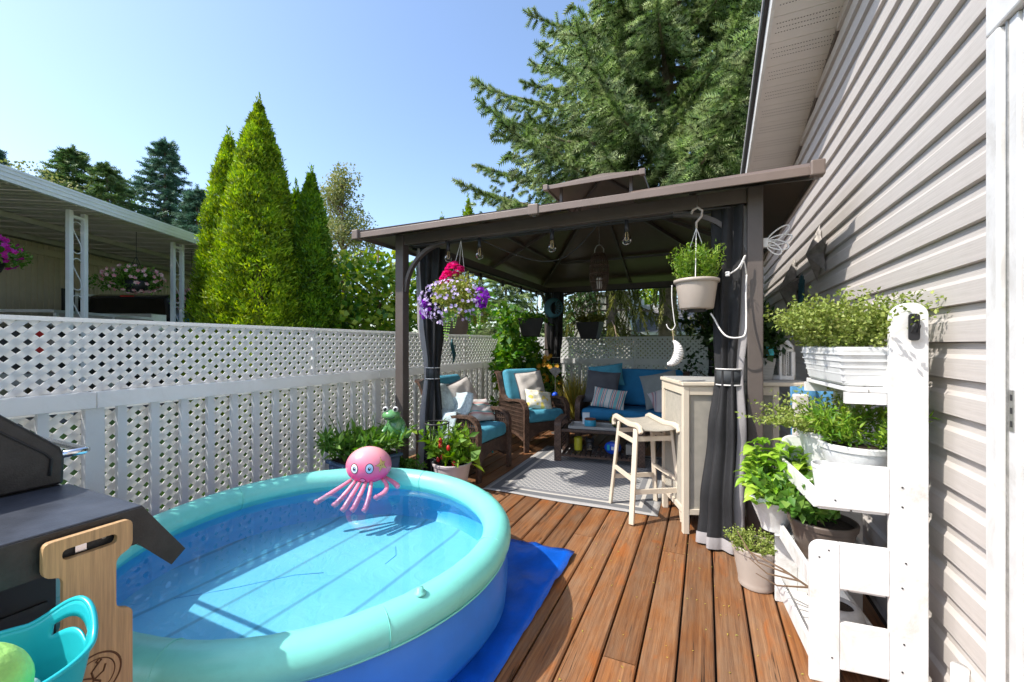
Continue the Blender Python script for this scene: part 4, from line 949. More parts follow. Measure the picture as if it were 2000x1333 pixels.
MB().lathe([(0, 0), (.062, 0), (.065, .01), (.065, .05), (.058, .07), (0, .07)], 24).build('jar', 'cyanpot', cj, smooth=True); MB().lathe([(0, .071), (.06, .071), (.062, .083), (0, .085)], 24).build('lid', 'terracotta', cj)
bk_ = MB().bx(-.04, .04, -.012, .012, 0, .13).build('standing_card', 'paper', bevel=.002); bk_.location = ctw(-.17, .07, .357); bk_.rotation_euler = (0, 0, R(15)); tag(bk_, 'pale standing card behind the blue candle jar', 'card')
gp = thing('tabletop_plant', 'small green succulent plant in a dark pot on the tray', 'plant', ctw(.18, .0, .357))
MB().lathe([(0, 0), (.045, 0), (.055, .05), (.05, .05), (.0, .045)], 20).build('pot', 'blackpl', gp, smooth=True)
fol('foliage', *blob((0, 0, .075), (.07, .07, .05), 260, .035, .016), 'herbg', gp, world=False)
vz = MB().lathe([(0, 0), (.042, 0), (.045, .01), (.045, .14), (.04, .15), (.036, .148), (.036, .02), (0, .02)], 24).build('yellow_vase', 'yellow', smooth=True); vz.location = ctw(-.24, -.05, .083); tag(vz, 'chartreuse cylinder vase on the lower shelf of the coffee table', 'vase')
ow = thing('owl_ornament', 'dark pointed-eared owl ornament on the lower shelf next to the yellow vase', 'ornament', ctw(-.11, -.07, .083), R(7))
MB().sphere((0, 0, .062), (.045, .04, .062), 16, 10).sphere((0, -.004, .115), (.048, .038, .035), 16, 8).build('body', 'blackpl', ow, smooth=True)
for s in (-1, 1): MB().lathe([(.018, 0), (0, .04)], 8, (s*.034, 0, .128)).build('ear', 'blackpl', ow)
fe = MB()
for i in range(4):
    for j in range(5-i % 2): fe.sphere((-.022+.011*j+(i % 2)*.0055, -.037+abs(j-2)*.003, .03+.014*i), (.0045, .004, .005), 6, 4)
stuff(fe.build('breast_feathers', 'rope', ow))
bb = thing('blue_case', 'rounded royal blue case with pale labels on the lower shelf', 'case', ctw(.14, -.09, .083), R(-15))
MB().lathe([(0, -.045), (.06, -.045), (.066, -.035), (.066, .035), (.06, .045), (0, .045)], 24).xf(Matrix.Translation((0, 0, .0665)) @ Matrix.Rotation(R(90), 4, 'X') @ Matrix.Diagonal((1.25, 1, 1, 1))).build('shell', 'royal', bb, smooth=True)
MB().bx(-.045, -.015, -.0485, -.0462, .04, .10).build('teal_sticker', 'tealpl', bb); MB().bx(.005, .035, -.0485, -.0462, .05, .085).build('pale_sticker', 'paper', bb)
MB().bx(-.02, .04, -.025, .02, .1345, .137).build('top_label', 'paper', bb)
wb = thing('woven_box', 'small grey woven basket at the right of the lower shelf', 'basket', ctw(.33, -.06, .083), R(7))
MB().bx(-.055, .055, -.05, .05, 0, .11).build('basket_body', 'sling', wb, bevel=.008); MB().tube([(-.05, 0, .11), (-.04, 0, .17), (0, 0, .19), (.04, 0, .17), (.05, 0, .11)], .005, 6).build('handle', 'wire', wb, smooth=True)

# rug
nxr, nyr = 40, 40; vs = []; W_, H_ = 1.46, 1.75
for j in range(nyr+1):
    for i in range(nxr+1):
        x = W_*i/nxr; y = H_*j/nyr; e = math.exp(-y/.10); vs.append((x, y+.012*math.sin(x*5)*e, .0035+.007*e*(1+math.sin(x*6.5+1))*.5))
fs = [(j*(nxr+1)+i, j*(nxr+1)+i+1, (j+1)*(nxr+1)+i+1, (j+1)*(nxr+1)+i) for j in range(nyr) for i in range(nxr)]
rg = MB().add(vs, fs).build('rug', 'rug', smooth=True); rg.location = (-1.78, 3.24, .002); rg.rotation_euler = (0, 0, R(.8)); rg.modifiers.new('s', 'SOLIDIFY').thickness = .004
tag(rg, 'grey outdoor rug with diamond weave and striped border on the deck', 'rug')

# ------------------------------------------------------------------ bar table and stool
BA = R(21); bt = thing('bar_table', 'tall beige bar table with woven panels behind the front right gazebo post', 'bar table', (-.135, 3.045, 0), BA)
BL, BD, BH = .62, .50, 1.02
for x in (0.02, BL-.02):
    for y in (.02, BD-.02): MB().bx(x-.02, x+.02, y-.02, y+.02, 0, BH-.026).build('leg', 'beige', bt, bevel=.003)
for y in (.02, BD-.02):
    MB().bx(.0405, BL-.0405, y-.018, y+.018, BH-.085, BH-.027).build('rail', 'beige', bt); MB().bx(.0405, BL-.0405, y-.018, y+.018, .13, .165).build('rail', 'beige', bt)
    MB().bx(.0405, BL-.0405, y-.004, y+.004, .1655, BH-.0855).build('woven_panel', 'sling', bt)
for x in (.02, BL-.02):
    MB().bx(x-.018, x+.018, .0405, BD-.0405, BH-.085, BH-.027).build('rail', 'beige', bt); MB().bx(x-.018, x+.018, .0405, BD-.0405, .13, .165).build('rail', 'beige', bt)
    MB().bx(x-.004, x+.004, .0405, BD-.0405, .1655, BH-.0855).build('woven_panel', 'sling', bt)
MB().bx(-.01, .84, -.012, BD+.012, BH-.025, BH).build('table_top', 'beige', bt, bevel=.005)
MB().bx(.80, .83, .40, .44, 0, BH-.026).build('leg', 'beige', bt, bevel=.003)
MB().bx(.01, .82, .01, BD-.01, BH+.0005, BH+.006).build('table_mat', 'greywood', bt)
def stool(label, loc, rz):
    t = thing('bar_stool', label, 'bar stool', loc, rz, 'beige bar stools at the bar table'); W2, D2, SH = .145, .175, .69
    # legs splay slightly; front at -y
    L0 = {(-1, -1): None}
    for sx in (-1, 1):
        for sy in (-1, 1):
            MB().bar((sx*(W2+.045), sy*(D2+.03), .0), (sx*(W2-.01), sy*(D2-.02), SH-.03), .036, .022).build('leg', 'beige', t, bevel=.004)
    for sx in (-1, 1):
        x = sx*(W2-.005); pts = [(x, -.255, SH-.075), (x, -.265, SH-.045), (x, -.25, SH-.012), (x, -.21, SH+.004), (x, -.1, SH-.004), (x, .05, SH-.012), (x, .18, SH+.0), (x, .23, SH-.01), (x, .25, SH-.045)]
        MB().sweep(pts, .026, .036).build('seat_side_rail', 'beige', t, bevel=.006)
    for sy, z in ((-1, SH-.10), (1, SH-.10), (-1, .22), (1, .22)):
        k = (SH-z)/SH; MB().bar((-(W2-.01+.05*k)+.012, sy*(D2-.02+.045*k), z), ((W2-.01+.05*k)-.012, sy*(D2-.02+.045*k), z), .016, .034).build('stretcher', 'beige', t)
    for sx, z in ((-1, SH-.12), (1, SH-.12), (-1, .30), (1, .30)):
        k = (SH-z)/SH; MB().bar((sx*(W2-.01+.05*k), -(D2-.02+.045*k)+.012, z), (sx*(W2-.01+.05*k), (D2-.02+.045*k)-.012, z), .016, .03).build('stretcher', 'beige', t)
    ys = [-.262, -.245, -.21, -.1, .05, .18, .235]; zs = [SH-.055, SH-.018, SH-.004, SH-.014, SH-.022, SH-.008, SH-.02]
    vs = []; nx = 8
    for y, z in zip(ys, zs):
        for i in range(nx+1): u = -1+2*i/nx; vs.append((u*(W2-.02), y, z-.012*(1-u*u)))
    fs = [(j*(nx+1)+i, j*(nx+1)+i+1, (j+1)*(nx+1)+i+1, (j+1)*(nx+1)+i) for j in range(len(ys)-1) for i in range(nx)]
    o = MB().add(vs, fs).build('sling_seat', 'sling', t, smooth=True); o.modifiers.new('s', 'SOLIDIFY').thickness = .006
    return t
stool('beige metal bar stool with sling seat in front of the bar table', (-.42, 3.31, .008), R(212))

# ------------------------------------------------------------------ pots and plants
def pot(t, r, h, m, taper=.75, rimh=.025, soil=True, c=(0,0,0), sx=1, sy=1, ridges=0, n=32):
    prof = [(0, .003), (r*taper*.96, .003), (r*taper, .012)]
    steps = 12 if ridges else 3
    for i in range(1, steps): u = i/steps; prof.append((r*(taper+(1-taper)*u)*.955*(1+(.012 if ridges and i % 2 else 0)), .012+(h-rimh-.012)*u))
    prof += [(r*.955, h-rimh), (r*1.0, h-rimh+.002), (r*1.02, h-.004), (r, h), (r*.93, h), (r*.90, h-.03)]
    o = MB().lathe(prof, n, c, sx, sy).build('pot', m, t, smooth=True)
    o.modifiers.new('e', 'EDGE_SPLIT').split_angle = R(35)
    if soil: MB().disc((c[0], c[1], c[2]+h-.022), r*.93, n, sx, sy).build('soil', 'soil', t)
    return o
def stems(t, pts_list, r, m='stem', name='stems'):
    mb = MB()
    for p in pts_list: mb.tube(p, r, 5)
    return stuff(mb.build(name, m, t))
# blue planter with bushy plant and frog
bp_ = thing('blue_planter', 'slate blue planter with bushy green plant by the fence', 'planter', (-2.52, 2.62, 0), R(75))
MB().prism([(-.22, 0), (.22, 0), (.26, .335), (-.26, .335)], -.12, .12, 'y').build('planter_box', 'bluepot', bp_, bevel=.02)
MB().bx(-.27, .27, -.14, .14, .336, .362).build('planter_rim', 'bluepot', bp_, bevel=.01)
MB().bx(-.24, .24, -.11, .11, .3625, .368).build('soil', 'soil', bp_)
fol('foliage', *cat([bush((x, 0, .36), 26, .33, .9, 13, .085, .03, droop=.35, base_r=.1) for x in (-.16, 0, .14)]), 'mint_l', bp_, world=False)
a_ = rng.uniform(-1, 1, (60, 2)); stems(bp_, [[(x*.2, y*.05, .36), (x*.24+.01, y*.1, .55), (x*.3+.02*random.random(), y*.15, .70)] for x, y in a_[:22]], .0022)
fg = thing('frog_ornament', 'green glazed frog ornament perched in the blue planter', 'ornament', (-2.40, 2.84, .47), R(25))
MB().sphere((0, .02, .09), (.085, .075, .105), 20, 14).sphere((-.02, -.05, .21), (.075, .062, .048), 20, 12).build('body', 'frog', fg, smooth=True)
for s in (-1, 1):
    e = MB().sphere((-.02+s*.042, -.07, .262), .024, 14, 10).build('eye', 'eyewhite', fg, smooth=True); MB().sphere((-.02+s*.042, -.085, .264), .0155, 12, 8).build('pupil', 'eyeblack', e, smooth=True)
    MB().tube([(s*.06, .0, .11), (s*.085, -.06, .07), (s*.07, -.09, .0)], [.025, .02, .015], 8).build('leg', 'frog', fg, smooth=True)
    MB().sphere((s*.085, .03, .04), (.045, .06, .045), 14, 8).build('haunch', 'frog', fg, smooth=True)
MB().tube([(-.075, -.085, .21), (-.05, -.108, .195), (-.02, -.114, .19), (.01, -.108, .195), (.035, -.085, .212)], .003, 5).build('mouth', 'eyeblack', fg)
# wooden step behind the octopus at the post
# pepper plant in pale pot with wire cage
pp = thing('pepper_plant', 'pepper plant with red fruit in a pale lilac pot with wire cage', 'plant', (-2.0, 3.10, 0))
pot(pp, .17, .26, 'palepot')
fol('foliage', *cat([bush((-.06, -.03, .26), 26, .34, .75, 10, .085, .042, droop=.15, base_r=.05), bush((.08, .02, .25), 14, .2, 1.3, 6, .11, .09, droop=.4, base_r=.04)]), 'herbg', pp, world=False)
stems(pp, [[(-.06+random.uniform(-.02, .02), -.03, .24), (-.08+random.uniform(-.1, .1), -.05+random.uniform(-.08, .08), .45), (-.08+random.uniform(-.16, .16), -.05+random.uniform(-.12, .12), .55)] for _ in range(12)], .004)
for p in ((-.03, -.13, .42), (-.045, -.11, .455), (-.06, -.12, .30), (-.01, -.13, .33), (.09, -.11, .28), (.03, -.10, .40)): MB().sphere(p, (.017, .017, .026), 12, 8).build('pepper', 'red', pp, smooth=True)
cg = thing('plant_cage', 'dark wire cage ring standing over the pepper plant', 'plant cage', (-2.13, 3.06, .1))
for z, r_ in ((.49, .105), (.2, .09)): MB().tube([(r_*math.cos(a), r_*math.sin(a), z) for a in np.linspace(0, 2*PI, 29)[:-1]], .007 if z > .4 else .004, 8, True).build('hoop', 'wire', cg, smooth=True)
for k in range(3): a = 2*PI*k/3+.6; MB().tube([(.105*math.cos(a), .105*math.sin(a), .49), (.085*math.cos(a), .085*math.sin(a), .0)], .005, 6).build('stake', 'wire', cg)
gl = thing('ground_plant', 'low leafy plant in a dark pot at the foot of the front left gazebo post', 'plant', (-2.36, 2.93, 0)); pot(gl, .10, .16, 'blackpl')
fol('foliage', *bush((0, 0, .15), 22, .2, 1.1, 9, .055, .03, droop=.4), 'mint_l', gl, world=False)
# vine, golden flowers and trellis at the back corner
vn = thing('climbing_vine', 'lush climbing vine with broad leaves in the back left corner', 'vine', (-2.78, 6.15, 0)); pot(vn, .2, .3, 'blackpl')
tl = MB()
for k in range(5): tl.bx(-.02, 0, -.5+.25*k-.01, -.5+.25*k+.01, .25, 1.75)
for k in range(6): tl.bx(.001, .015, -.55, .55, .4+.25*k-.01, .4+.25*k+.01)
tl.build('trellis', 'greywood', vn)
parts = []
for k in range(34): parts.append(blob((rng.uniform(-.05, .22), rng.uniform(-.62, .8), rng.uniform(.35, 1.75)), (.16, .2, .17), 75, .10, .085, .3, .5, -.1))
fol('foliage', *cat(parts), 'vine', vn, world=False)
gf = thing('golden_flowers', 'pot of golden orange daisies beneath the black hanging pot', 'flowers', (-2.33, 6.35, 0)); pot(gf, .16, .26, 'blackpl')
fol('foliage', *bush((0, 0, .26), 40, .75, .5, 14, .09, .03, droop=.1, base_r=.1), 'mint_l', gf, world=False)
parts = []
for k in range(26):
    c = np.array((rng.normal(0, .17), rng.normal(0, .15), rng.uniform(.62, 1.1))); a = np.arange(10)*2*PI/10
    D = np.stack([np.cos(a), -.4+0*a+np.sin(a)*.4, np.sin(a)], 1); parts.append(leaves(np.repeat(c[None], 10, 0), D, .045, .02, np.tile([0, -1, .3], (10, 1))))
fol('petals', *cat(parts), 'orange', gf, world=False)
og = thing('ornamental_grass', 'tuft of golden ornamental grass beside the loveseat', 'grass plant', (-1.72, 5.95, 0)); pot(og, .12, .2, 'blackpl')
n = 420; P = np.stack([rng.normal(0, .04, n), rng.normal(0, .04, n), np.full(n, .18)], 1); D = np.stack([rng.normal(0, .22, n), rng.normal(0, .22, n), np.ones(n)], 1)
fol('blades', *leaves(P, D, rng.uniform(.35, .75, n), .009, None, .05), 'dry', og, world=False)
so = thing('solar_stakes', 'garden stake with a wire fan and blue glass ball beside the corner plants', 'garden ornament', (-1.96, 5.75, 0))
MB().tube([(0, 0, 0), (0, 0, .86)], .004, 6).build('stake', 'galv', so); MB().sphere((0, -.01, .55), .045, 18, 12).build('glass_ball', 'royal', so, smooth=True)
MB().prism([(0, .80), (.09, .90), (.06, .935), (0, .955), (-.06, .935), (-.09, .90)], -.004, .004, 'y').build('wire_fan', 'metalgrey', so)
MB().lathe([(0, .0), (.06, .0), (.06, .012), (0, .012)], 16).build('foot', 'galv', so)
# small teal side table with lemons
stb = thing('side_table', 'small teal side table with lemons between the two armchairs', 'table', (-2.42, 4.36, 0))
MB().lathe([(0, .44), (.17, .44), (.17, .46), (0, .46)], 28).build('table_top', 'tealpl', stb)
for k in range(3): a = 2*PI*k/3+.3; MB().tube([(.1*math.cos(a), .1*math.sin(a), .44), (.15*math.cos(a), .15*math.sin(a), .0)], .01, 8).build('leg', 'tealpl', stb)
bw = thing('fruit_bowl', 'glass bowl heaped with lemons on the teal side table', 'bowl', (-2.40, 4.36, .461))
MB().lathe([(0, 0), (.05, 0), (.10, .06), (.095, .06), (.045, .008), (0, .008)], 24).build('bowl', 'pane', bw, smooth=True)
for k in range(6): a = k*2*PI/6; MB().sphere((.045*math.cos(a)*(k > 0), .045*math.sin(a)*(k > 0), .045 if k else .085), (.034, .026, .026), 12, 8).build('lemon', 'lemonfruit', bw, smooth=True)
jr = thing('glass_jar', 'clear glass jar standing beside the lemons', 'jar', (-2.51, 4.40, .461)); MB().lathe([(0, 0), (.035, 0), (.038, .08), (.025, .11), (.028, .13)], 18).build('glass', 'pane', jr, smooth=True)
MB().lathe([(0, .131), (.03, .131), (.03, .15), (0, .15)], 18).build('stopper', 'whitepot', jr)

# ------------------------------------------------------------------ hanging things
def hook(t, p0, p1, m='wire', r=.003): MB().tube([p0, p1], r, 6).build('hanger', m, t, world=True)
hb = thing('hanging_flower_basket', 'large hanging basket of lavender, magenta and violet flowers with trailing ferns', 'hanging basket', (-1.92, 3.04, 1.36))
MB().lathe([(0, 0), (.09, 0), (.13, .17), (.14, .18), (.125, .18), (.085, .02), (0, .015)], 24).build('pot', 'brownpot', hb, smooth=True)
for k in range(3): a = 2*PI*k/3; MB().tube([(.13*math.cos(a), .13*math.sin(a), .18), (0, .08, .81)], .002, 5).build('wire_hanger', 'whitecord', hb)
MB().tube([(0, .08, .81), (.0, .085, .83), (.0, .105, .84), (0, .11, .82)], .004, 6).build('hook', 'wire', hb)
parts = []
for k in range(26):
    a = rng.uniform(0, 2*PI); s = math.sqrt(rng.uniform(0, 1)); c = (s*.235*math.cos(a)-.03, s*.19*math.sin(a), .255+.12*(1-s)+rng.normal(0, .05)); parts.append(blob(c, (.10, .09, .085), 150, .026, .020, .3))
fol('foliage', *cat(parts), 'bask', hb, world=False)
def flowers(t, centers, r, petals, m, name, size):
    ps = []
    for c in centers:
        d = unit(np.array(c)-np.array([0, .03, .2])+rng.normal(size=3)*.15); u = unit(np.cross(d, [0, 0, 1.])); v = np.cross(d, u); a = np.arange(petals)*2*PI/petals+rng.uniform(0, 6)
        D = np.cos(a)[:, None]*u+np.sin(a)[:, None]*v+d*.25; ps.append(leaves(np.repeat(np.array(c)[None], petals, 0), D, size, size*.9, np.tile(d, (petals, 1))))
    return fol(name, *cat(ps), m, t, world=False)
def shell(n, c, r, yf=True):
    d = unit(rng.normal(size=(n, 3))); d[:, 1] = np.where(rng.uniform(size=n) < .75, -np.abs(d[:, 1]), d[:, 1]); return np.array(c)+d*np.array(r)
flowers(hb, shell(230, (-.03, 0, .27), (.30, .26, .19)), 0, 5, 'lav', 'lavender_blossoms', .017)
flowers(hb, shell(95, (-.02, .02, .55), (.075, .065, .06)).tolist()+shell(75, (-.085, .0, .47), (.055, .05, .065)).tolist(), 0, 5, 'magenta', 'geranium_head', .024)
flowers(hb, shell(40, (.265, -.02, .30), (.05, .05, .085)), 0, 5, 'purple', 'violet_blossoms', .028)
flowers(hb, shell(22, (-.33, .02, .22), (.035, .04, .08)), 0, 5, 'purple', 'violet_blossoms', .026)
ax_ = [(.02, -.11, .16, .02, -.09, -.21), (-.0, -.12, .15, .0, -.05, -.19), (.11, -.06, .17, .17, -.05, -.10), (.13, 0, .18, .22, .0, -.06), (.1, -.04, .16, .10, -.07, -.19), (.05, -.1, .17, .05, -.09, -.12)]
for x, y, z, dx, dy, dz in ax_:
    ps = []; nn = 22; t = np.linspace(0, 1, nn); C0 = np.stack([x+dx*(1-(1-t)**2)*1.0, y+dy*t, z+.05*np.sin(t*PI)+dz*t*t], 1); T = unit(np.gradient(C0, axis=0)); S = unit(np.cross(T, [0, -1., .3]))
    for sg in (-1, 1): ps.append(leaves(C0, S*sg+T*.25, .05*(1-t)**.7+.008, .014, np.tile([0, -1, .5], (nn, 1))))
    fol('fern_frond', *cat(ps), 'fern', hb, world=False)
rp = thing('hanging_rosemary_pot', 'ribbed taupe hanging pot of rosemary at the front right of the gazebo', 'hanging pot', (-.055, 3.02, 1.505)); rp.scale = (.88, .88, .93)
MB().lathe([(0, 0), (.112, 0), (.118, .008), (.143, .185)], 96, flute=.008, nf=48).build('pot', 'taupepot', rp, smooth=True)
MB().lathe([(.14, .183), (.158, .185), (.160, .205), (.150, .209), (.140, .205), (.132, .17)], 40).build('pot_rim', 'taupepot', rp, smooth=True); MB().disc((0, 0, .175), .14).build('soil', 'soil', rp)
MB().lathe([(0, -.018), (.06, -.018), (.065, 0)], 20, (.0, 0, -.001)).build('drip_saucer', 'blackpl', rp)
for k in range(3): a = 2*PI*k/3+.5; MB().tube([(.15*math.cos(a), .15*math.sin(a), .2), (0, .03, .58)], .003, 6).build('hanger_strap', 'whitecord', rp)
MB().tube([(0, .03, .58), (0, .03, .62), (.035, .03, .66), (.04, .03, .70), (.01, .03, .725), (-.025, .03, .71), (-.035, .03, .685)], .009, 8).build('hanger_hook', 'taupepot', rp, smooth=True)
MB().tube([(.005, .03, .728), (.01, .06, .815)], .003, 6).build('wire', 'galv', rp)
ps = []
for cx_ in (-.06, .065): ps.append(bush((cx_, 0, .17), 50, .27, .42, 30, .036, .009, droop=.02, base_r=.05, jit=.2))
fol('foliage', *cat(ps), 'rosem', rp, world=False)
# white cord, plug and coil at the right post
wc = thing('extension_cord', 'white electric cord draped round the front right gazebo post', 'cord', (.2, 3.1, 1.3))
MB().tube(cr([(.03, 3.02, 1.475), (.05, 3.02, 1.44), (.09, 3.0, 1.36), (.13, 2.98, 1.32), (.19, 2.985, 1.315), (.225, 3.0, 1.34), (.235, 3.05, 1.45), (.235, 3.07, 1.6), (.24, 3.08, 1.72)]), .0055, 6).build('cord', 'whitecord', wc, world=True, smooth=True)
MB().tube(cr([(.24, 3.08, 1.72), (.22, 3.04, 1.80), (.2, 3.03, 1.75), (.23, 3.05, 1.84), (.19, 3.02, 1.76), (.14, 3.0, 1.72)]), .005, 6).build('cord_loops', 'whitecord', wc, world=True, smooth=True)
MB().bx(.115, .14, 2.99, 3.01, 1.705, 1.735).build('plug', 'whitecord', wc, world=True, bevel=.004)
hk = thing('cord_coil', 'coiled white cord bundle on the house side of the right gazebo post', 'cord', (.36, 3.16, 1.93))
for k in range(4):
    a0 = R(-45+28*k); ln = .055+.008*k
    pts = [(.0+ln*(1-math.cos(u))*math.cos(a0)+.022*math.sin(u)*math.sin(a0)*-1, .004*k, ln*(1-math.cos(u))*math.sin(a0)+.03*math.sin(u)*math.cos(a0)) for u in np.linspace(0, 2*PI, 20)[:-1]]
    MB().tube(pts, .005, 6, True).build('loop', 'whitecord', hk, smooth=True)
MB().bx(-.026, .006, -.014, .024, -.03, .03).build('tie', 'whitecord', hk, bevel=.005)
# white S hook and plush moon
mn = thing('moon_ornament', 'white plush crescent moon hanging under the rosemary pot', 'ornament', (-.185, 3.02, 1.27))
MB().tube(cr([(-.02, 0, .40), (-.02, 0, .30), (-.005, 0, .16), (.0, 0, .13), (-.02, 0, .10), (-.045, 0, .115), (-.055, 0, .14)]), .0035, 6).build('hook', 'whitecord', mn, smooth=True)
MB().tube([(-.015, 0, .10), (-.01, 0, .03)], .003, 5).build('string', 'rope', mn)
pts = []; rad = []
for i in range(19):
    a = R(75-150*i/18-15); pts.append((-.05+.072*math.cos(a), 0, -.045+.085*math.sin(a))); rad.append(.007+.026*math.sin(PI*(i+.3)/18.6))
pts = cr(pts, 3); rad = [rad[min(i//3, 18)]*(1+.12*math.sin(i*1.9)) for i in range(len(pts))]
MB().tube(pts, rad, 12).build('crescent', 'mooncord', mn, smooth=True)
# lantern of wicker hanging under the roof
wl_ = thing('wicker_lantern', 'dark openwork wicker lantern hanging under the gazebo roof', 'lantern', (-.97, 4.2, 1.82))
for k in range(22):
    a = 2*PI*k/22
    MB().tube([(r_*math.cos(a+tw), r_*math.sin(a+tw), z) for r_, z, tw in ((.06, 0, 0), (.088, .08, .0), (.092, .16, .1), (.092, .24, .3), (.082, .31, .4), (.055, .36, .4))], .004, 5).build('cane', 'wickerdark', wl_)
for r_, z in ((.062, .0), (.09, .08), (.093, .16), (.093, .24), (.056, .36)): MB().tube([(r_*math.cos(a), r_*math.sin(a), z) for a in np.linspace(0, 2*PI, 25)[:-1]], .006, 6, True).build('hoop', 'wickerdark', wl_)
MB().tube([(-.045, 0, .36), (-.045, 0, .41), (-.025, 0, .445), (0, 0, .455), (.025, 0, .445), (.045, 0, .41), (.045, 0, .36)], .006, 6).build('handle', 'galv', wl_, smooth=True)
MB().tube([(0, 0, .455), (0, 0, .90)], .003, 6).build('wire', 'galv', wl_)
MB().lathe([(0, .01), (.03, .01), (.03, .12), (0, .12)], 16).build('candle', 'offwhite', wl_)
# square black hanging pots
for nm, loc, zt, lab in (('hanging_planter', (-2.50, 6.15, 1.40), 2.19, 'square black hanging planter of trailing ivy near the vine corner'), ('hanging_planter', (-1.78, 7.05, 1.37), 2.19, 'square black hanging planter in front of the back fence')):
    t = thing(nm, lab, 'hanging pot', loc, R(20 if loc[1] < 7 else 0), 'black hanging planters')
    vs = [(-.13, -.13, 0), (.13, -.13, 0), (.13, .13, 0), (-.13, .13, 0), (-.20, -.2, .28), (.20, -.2, .28), (.2, .2, .28), (-.2, .2, .28)]
    MB().add(vs, [(3,2,1,0), (0,1,5,4), (1,2,6,5), (2,3,7,6), (3,0,4,7), (4,5,6,7)]).build('planter_box', 'blackpl', t, bevel=.008)
    for s in (-1, 1): MB().tube([(s*.19, 0, .28), (0, 0, .62), (0, 0, zt-loc[2])], .003, 5).build('hanger', 'wire', t)
    fol('foliage', *bush((0, 0, .28), 40, .3, 1.6, 10, .055, .04, droop=.9 if loc[1] < 7 else .5, base_r=.13), 'vine' if loc[1] < 7 else 'oldneedle', t, world=False)
mo_ = thing('moon_plaque', 'round verdigris metal moon plaque hung on the back left gazebo post', 'ornament', (-2.36, 6.82, 1.90), R(0))
pts = [(.16*math.cos(a), -.0, .16*math.sin(a)) for a in np.linspace(0, 2*PI, 41)[:-1]]; MB().tube(pts, .012, 8, True).build('hoop', 'tealmetal', mo_, smooth=True)
cres = [(.15*math.cos(R(a)), .15*math.sin(R(a))) for a in range(60, 301, 12)]+[(.055+.11*math.cos(R(a)), .11*math.sin(R(a))) for a in range(292, 67, -15)]
MB().prism(cres, -.012, .012, 'y').build('crescent', 'tealmetal', mo_)
for k in range(7): a = R(-60+20*k); MB().bar((.06*math.cos(a), 0, .06*math.sin(a)), (.15*math.cos(a), 0, .15*math.sin(a)), .008, .014).build('ray', 'tealmetal', mo_)
MB().tube([(0, 0, .16), (0, 0, .30)], .003, 5).build('wire', 'wire', mo_)
gk = thing('seahorse_ornament', 'dark teal metal lizard hanging below the flower basket', 'ornament', (-2.95, 4.55, 1.2))
MB().tube([(.03, -.02, .14), (.032, -.03, .08), (.035, -.0, .0), (.03, .03, -.08), (.032, .01, -.14), (.03, -.02, -.17)], [.012, .022, .026, .02, .01, .004], 8).build('body', 'tealmetal', gk, smooth=True)
for z in (.05, -.05):
    for s in (-1, 1): MB().tube([(.035, 0, z), (.035, s*.05, z+.02), (.035, s*.06, z-.02)], .006, 6).build('leg', 'tealmetal', gk)

# ------------------------------------------------------------------ things on and under the bar table
pb = thing('wooden_planter_box', 'whitewashed wooden planter box with dark plant on the bar table', 'planter', (.30, 3.42, 1.027), R(21))
vs = [(-.10, -.07, 0), (.10, -.07, 0), (.10, .07, 0), (-.10, .07, 0), (-.12, -.085, .15), (.12, -.085, .15), (.12, .085, .15), (-.12, .085, .15)]
MB().add(vs, [(3,2,1,0), (0,1,5,4), (1,2,6,5), (2,3,7,6), (3,0,4,7), (4,5,6,7)]).build('box', 'greywood', pb, bevel=.004)
fol('foliage', *cat([blob((rng.normal(0, .08), rng.normal(0, .06), .27+rng.uniform(-.08, .16)), (.1, .1, .1), 70, .055, .04, .3) for k in range(12)]), 'darkleaf', pb, world=False)
pt = MB().bx(-.025, .025, -.002, .002, 0, .07).tube([(0, 0, -.10), (0, 0, 0)], .003, 5).build('plant_tag', 'tealpl', pb); pt.location = (.09, -.06, .17)
ln_ = thing('white_lantern', 'white pierced metal lantern on the bar table by the wall', 'lantern', (.49, 3.50, 1.027), R(15))
def hexp(r, z0, z1, tw=0): return MB().prism([(r*math.cos(2*PI*k/6+tw), r*math.sin(2*PI*k/6+tw)) for k in range(6)], z0, z1, 'z')
hexp(.088, 0, .03).build('base', 'white', ln_, bevel=.006); hexp(.08, .195, .23).build('crown', 'white', ln_, bevel=.004)
MB().lathe([(.082, .231), (.05, .27), (.02, .285), (0, .29)], 6).build('roof', 'white', ln_)
for k in range(6):
    a = 2*PI*k/6; x, y = .076*math.cos(a), .076*math.sin(a); MB().bar((x, y, .03), (x, y, .195), .016, .016).build('post', 'white', ln_)
    a2 = a+PI/6; rr = .0655; g = MB()
    if k % 2 == 0:
        for z in np.arange(.045, .19, .016):
            for s in (-.012, .012): c = Vector((rr*math.cos(a2)-s*math.sin(a2), rr*math.sin(a2)+s*math.cos(a2), z)); g.bar(c-Vector((0, 0, .0065))+Vector((-math.sin(a2), math.cos(a2), 0))*.005, c+Vector((0, 0, .0065))-Vector((-math.sin(a2), math.cos(a2), 0))*.005, .004, .005)
        g.bar((rr*math.cos(a2), rr*math.sin(a2), .03), (rr*math.cos(a2), rr*math.sin(a2), .195), .006, .004); g.build('fretwork', 'white', ln_)
    else: g.bar((rr*math.cos(a2), rr*math.sin(a2), .031), (rr*math.cos(a2), rr*math.sin(a2), .194), .05, .002, up=(math.cos(a2), math.sin(a2), 0)).build('glass_pane', 'pane', ln_)
MB().lathe([(0, .031), (.028, .031), (.028, .11), (0, .112)], 16).build('candle', 'offwhite', ln_)
fc = thing('folding_chair', 'folded blue canvas camping chair leaning by the wall under the bar table end', 'folding chair', (.60, 3.02, 0), R(10))
for x in (-.10, -.03, .05, .11): MB().tube([(x, -.02, .01), (x+.01, .03, .95)], .011, 8).build('frame_tube', 'galv', fc, smooth=True)
vs = []; nn = 10
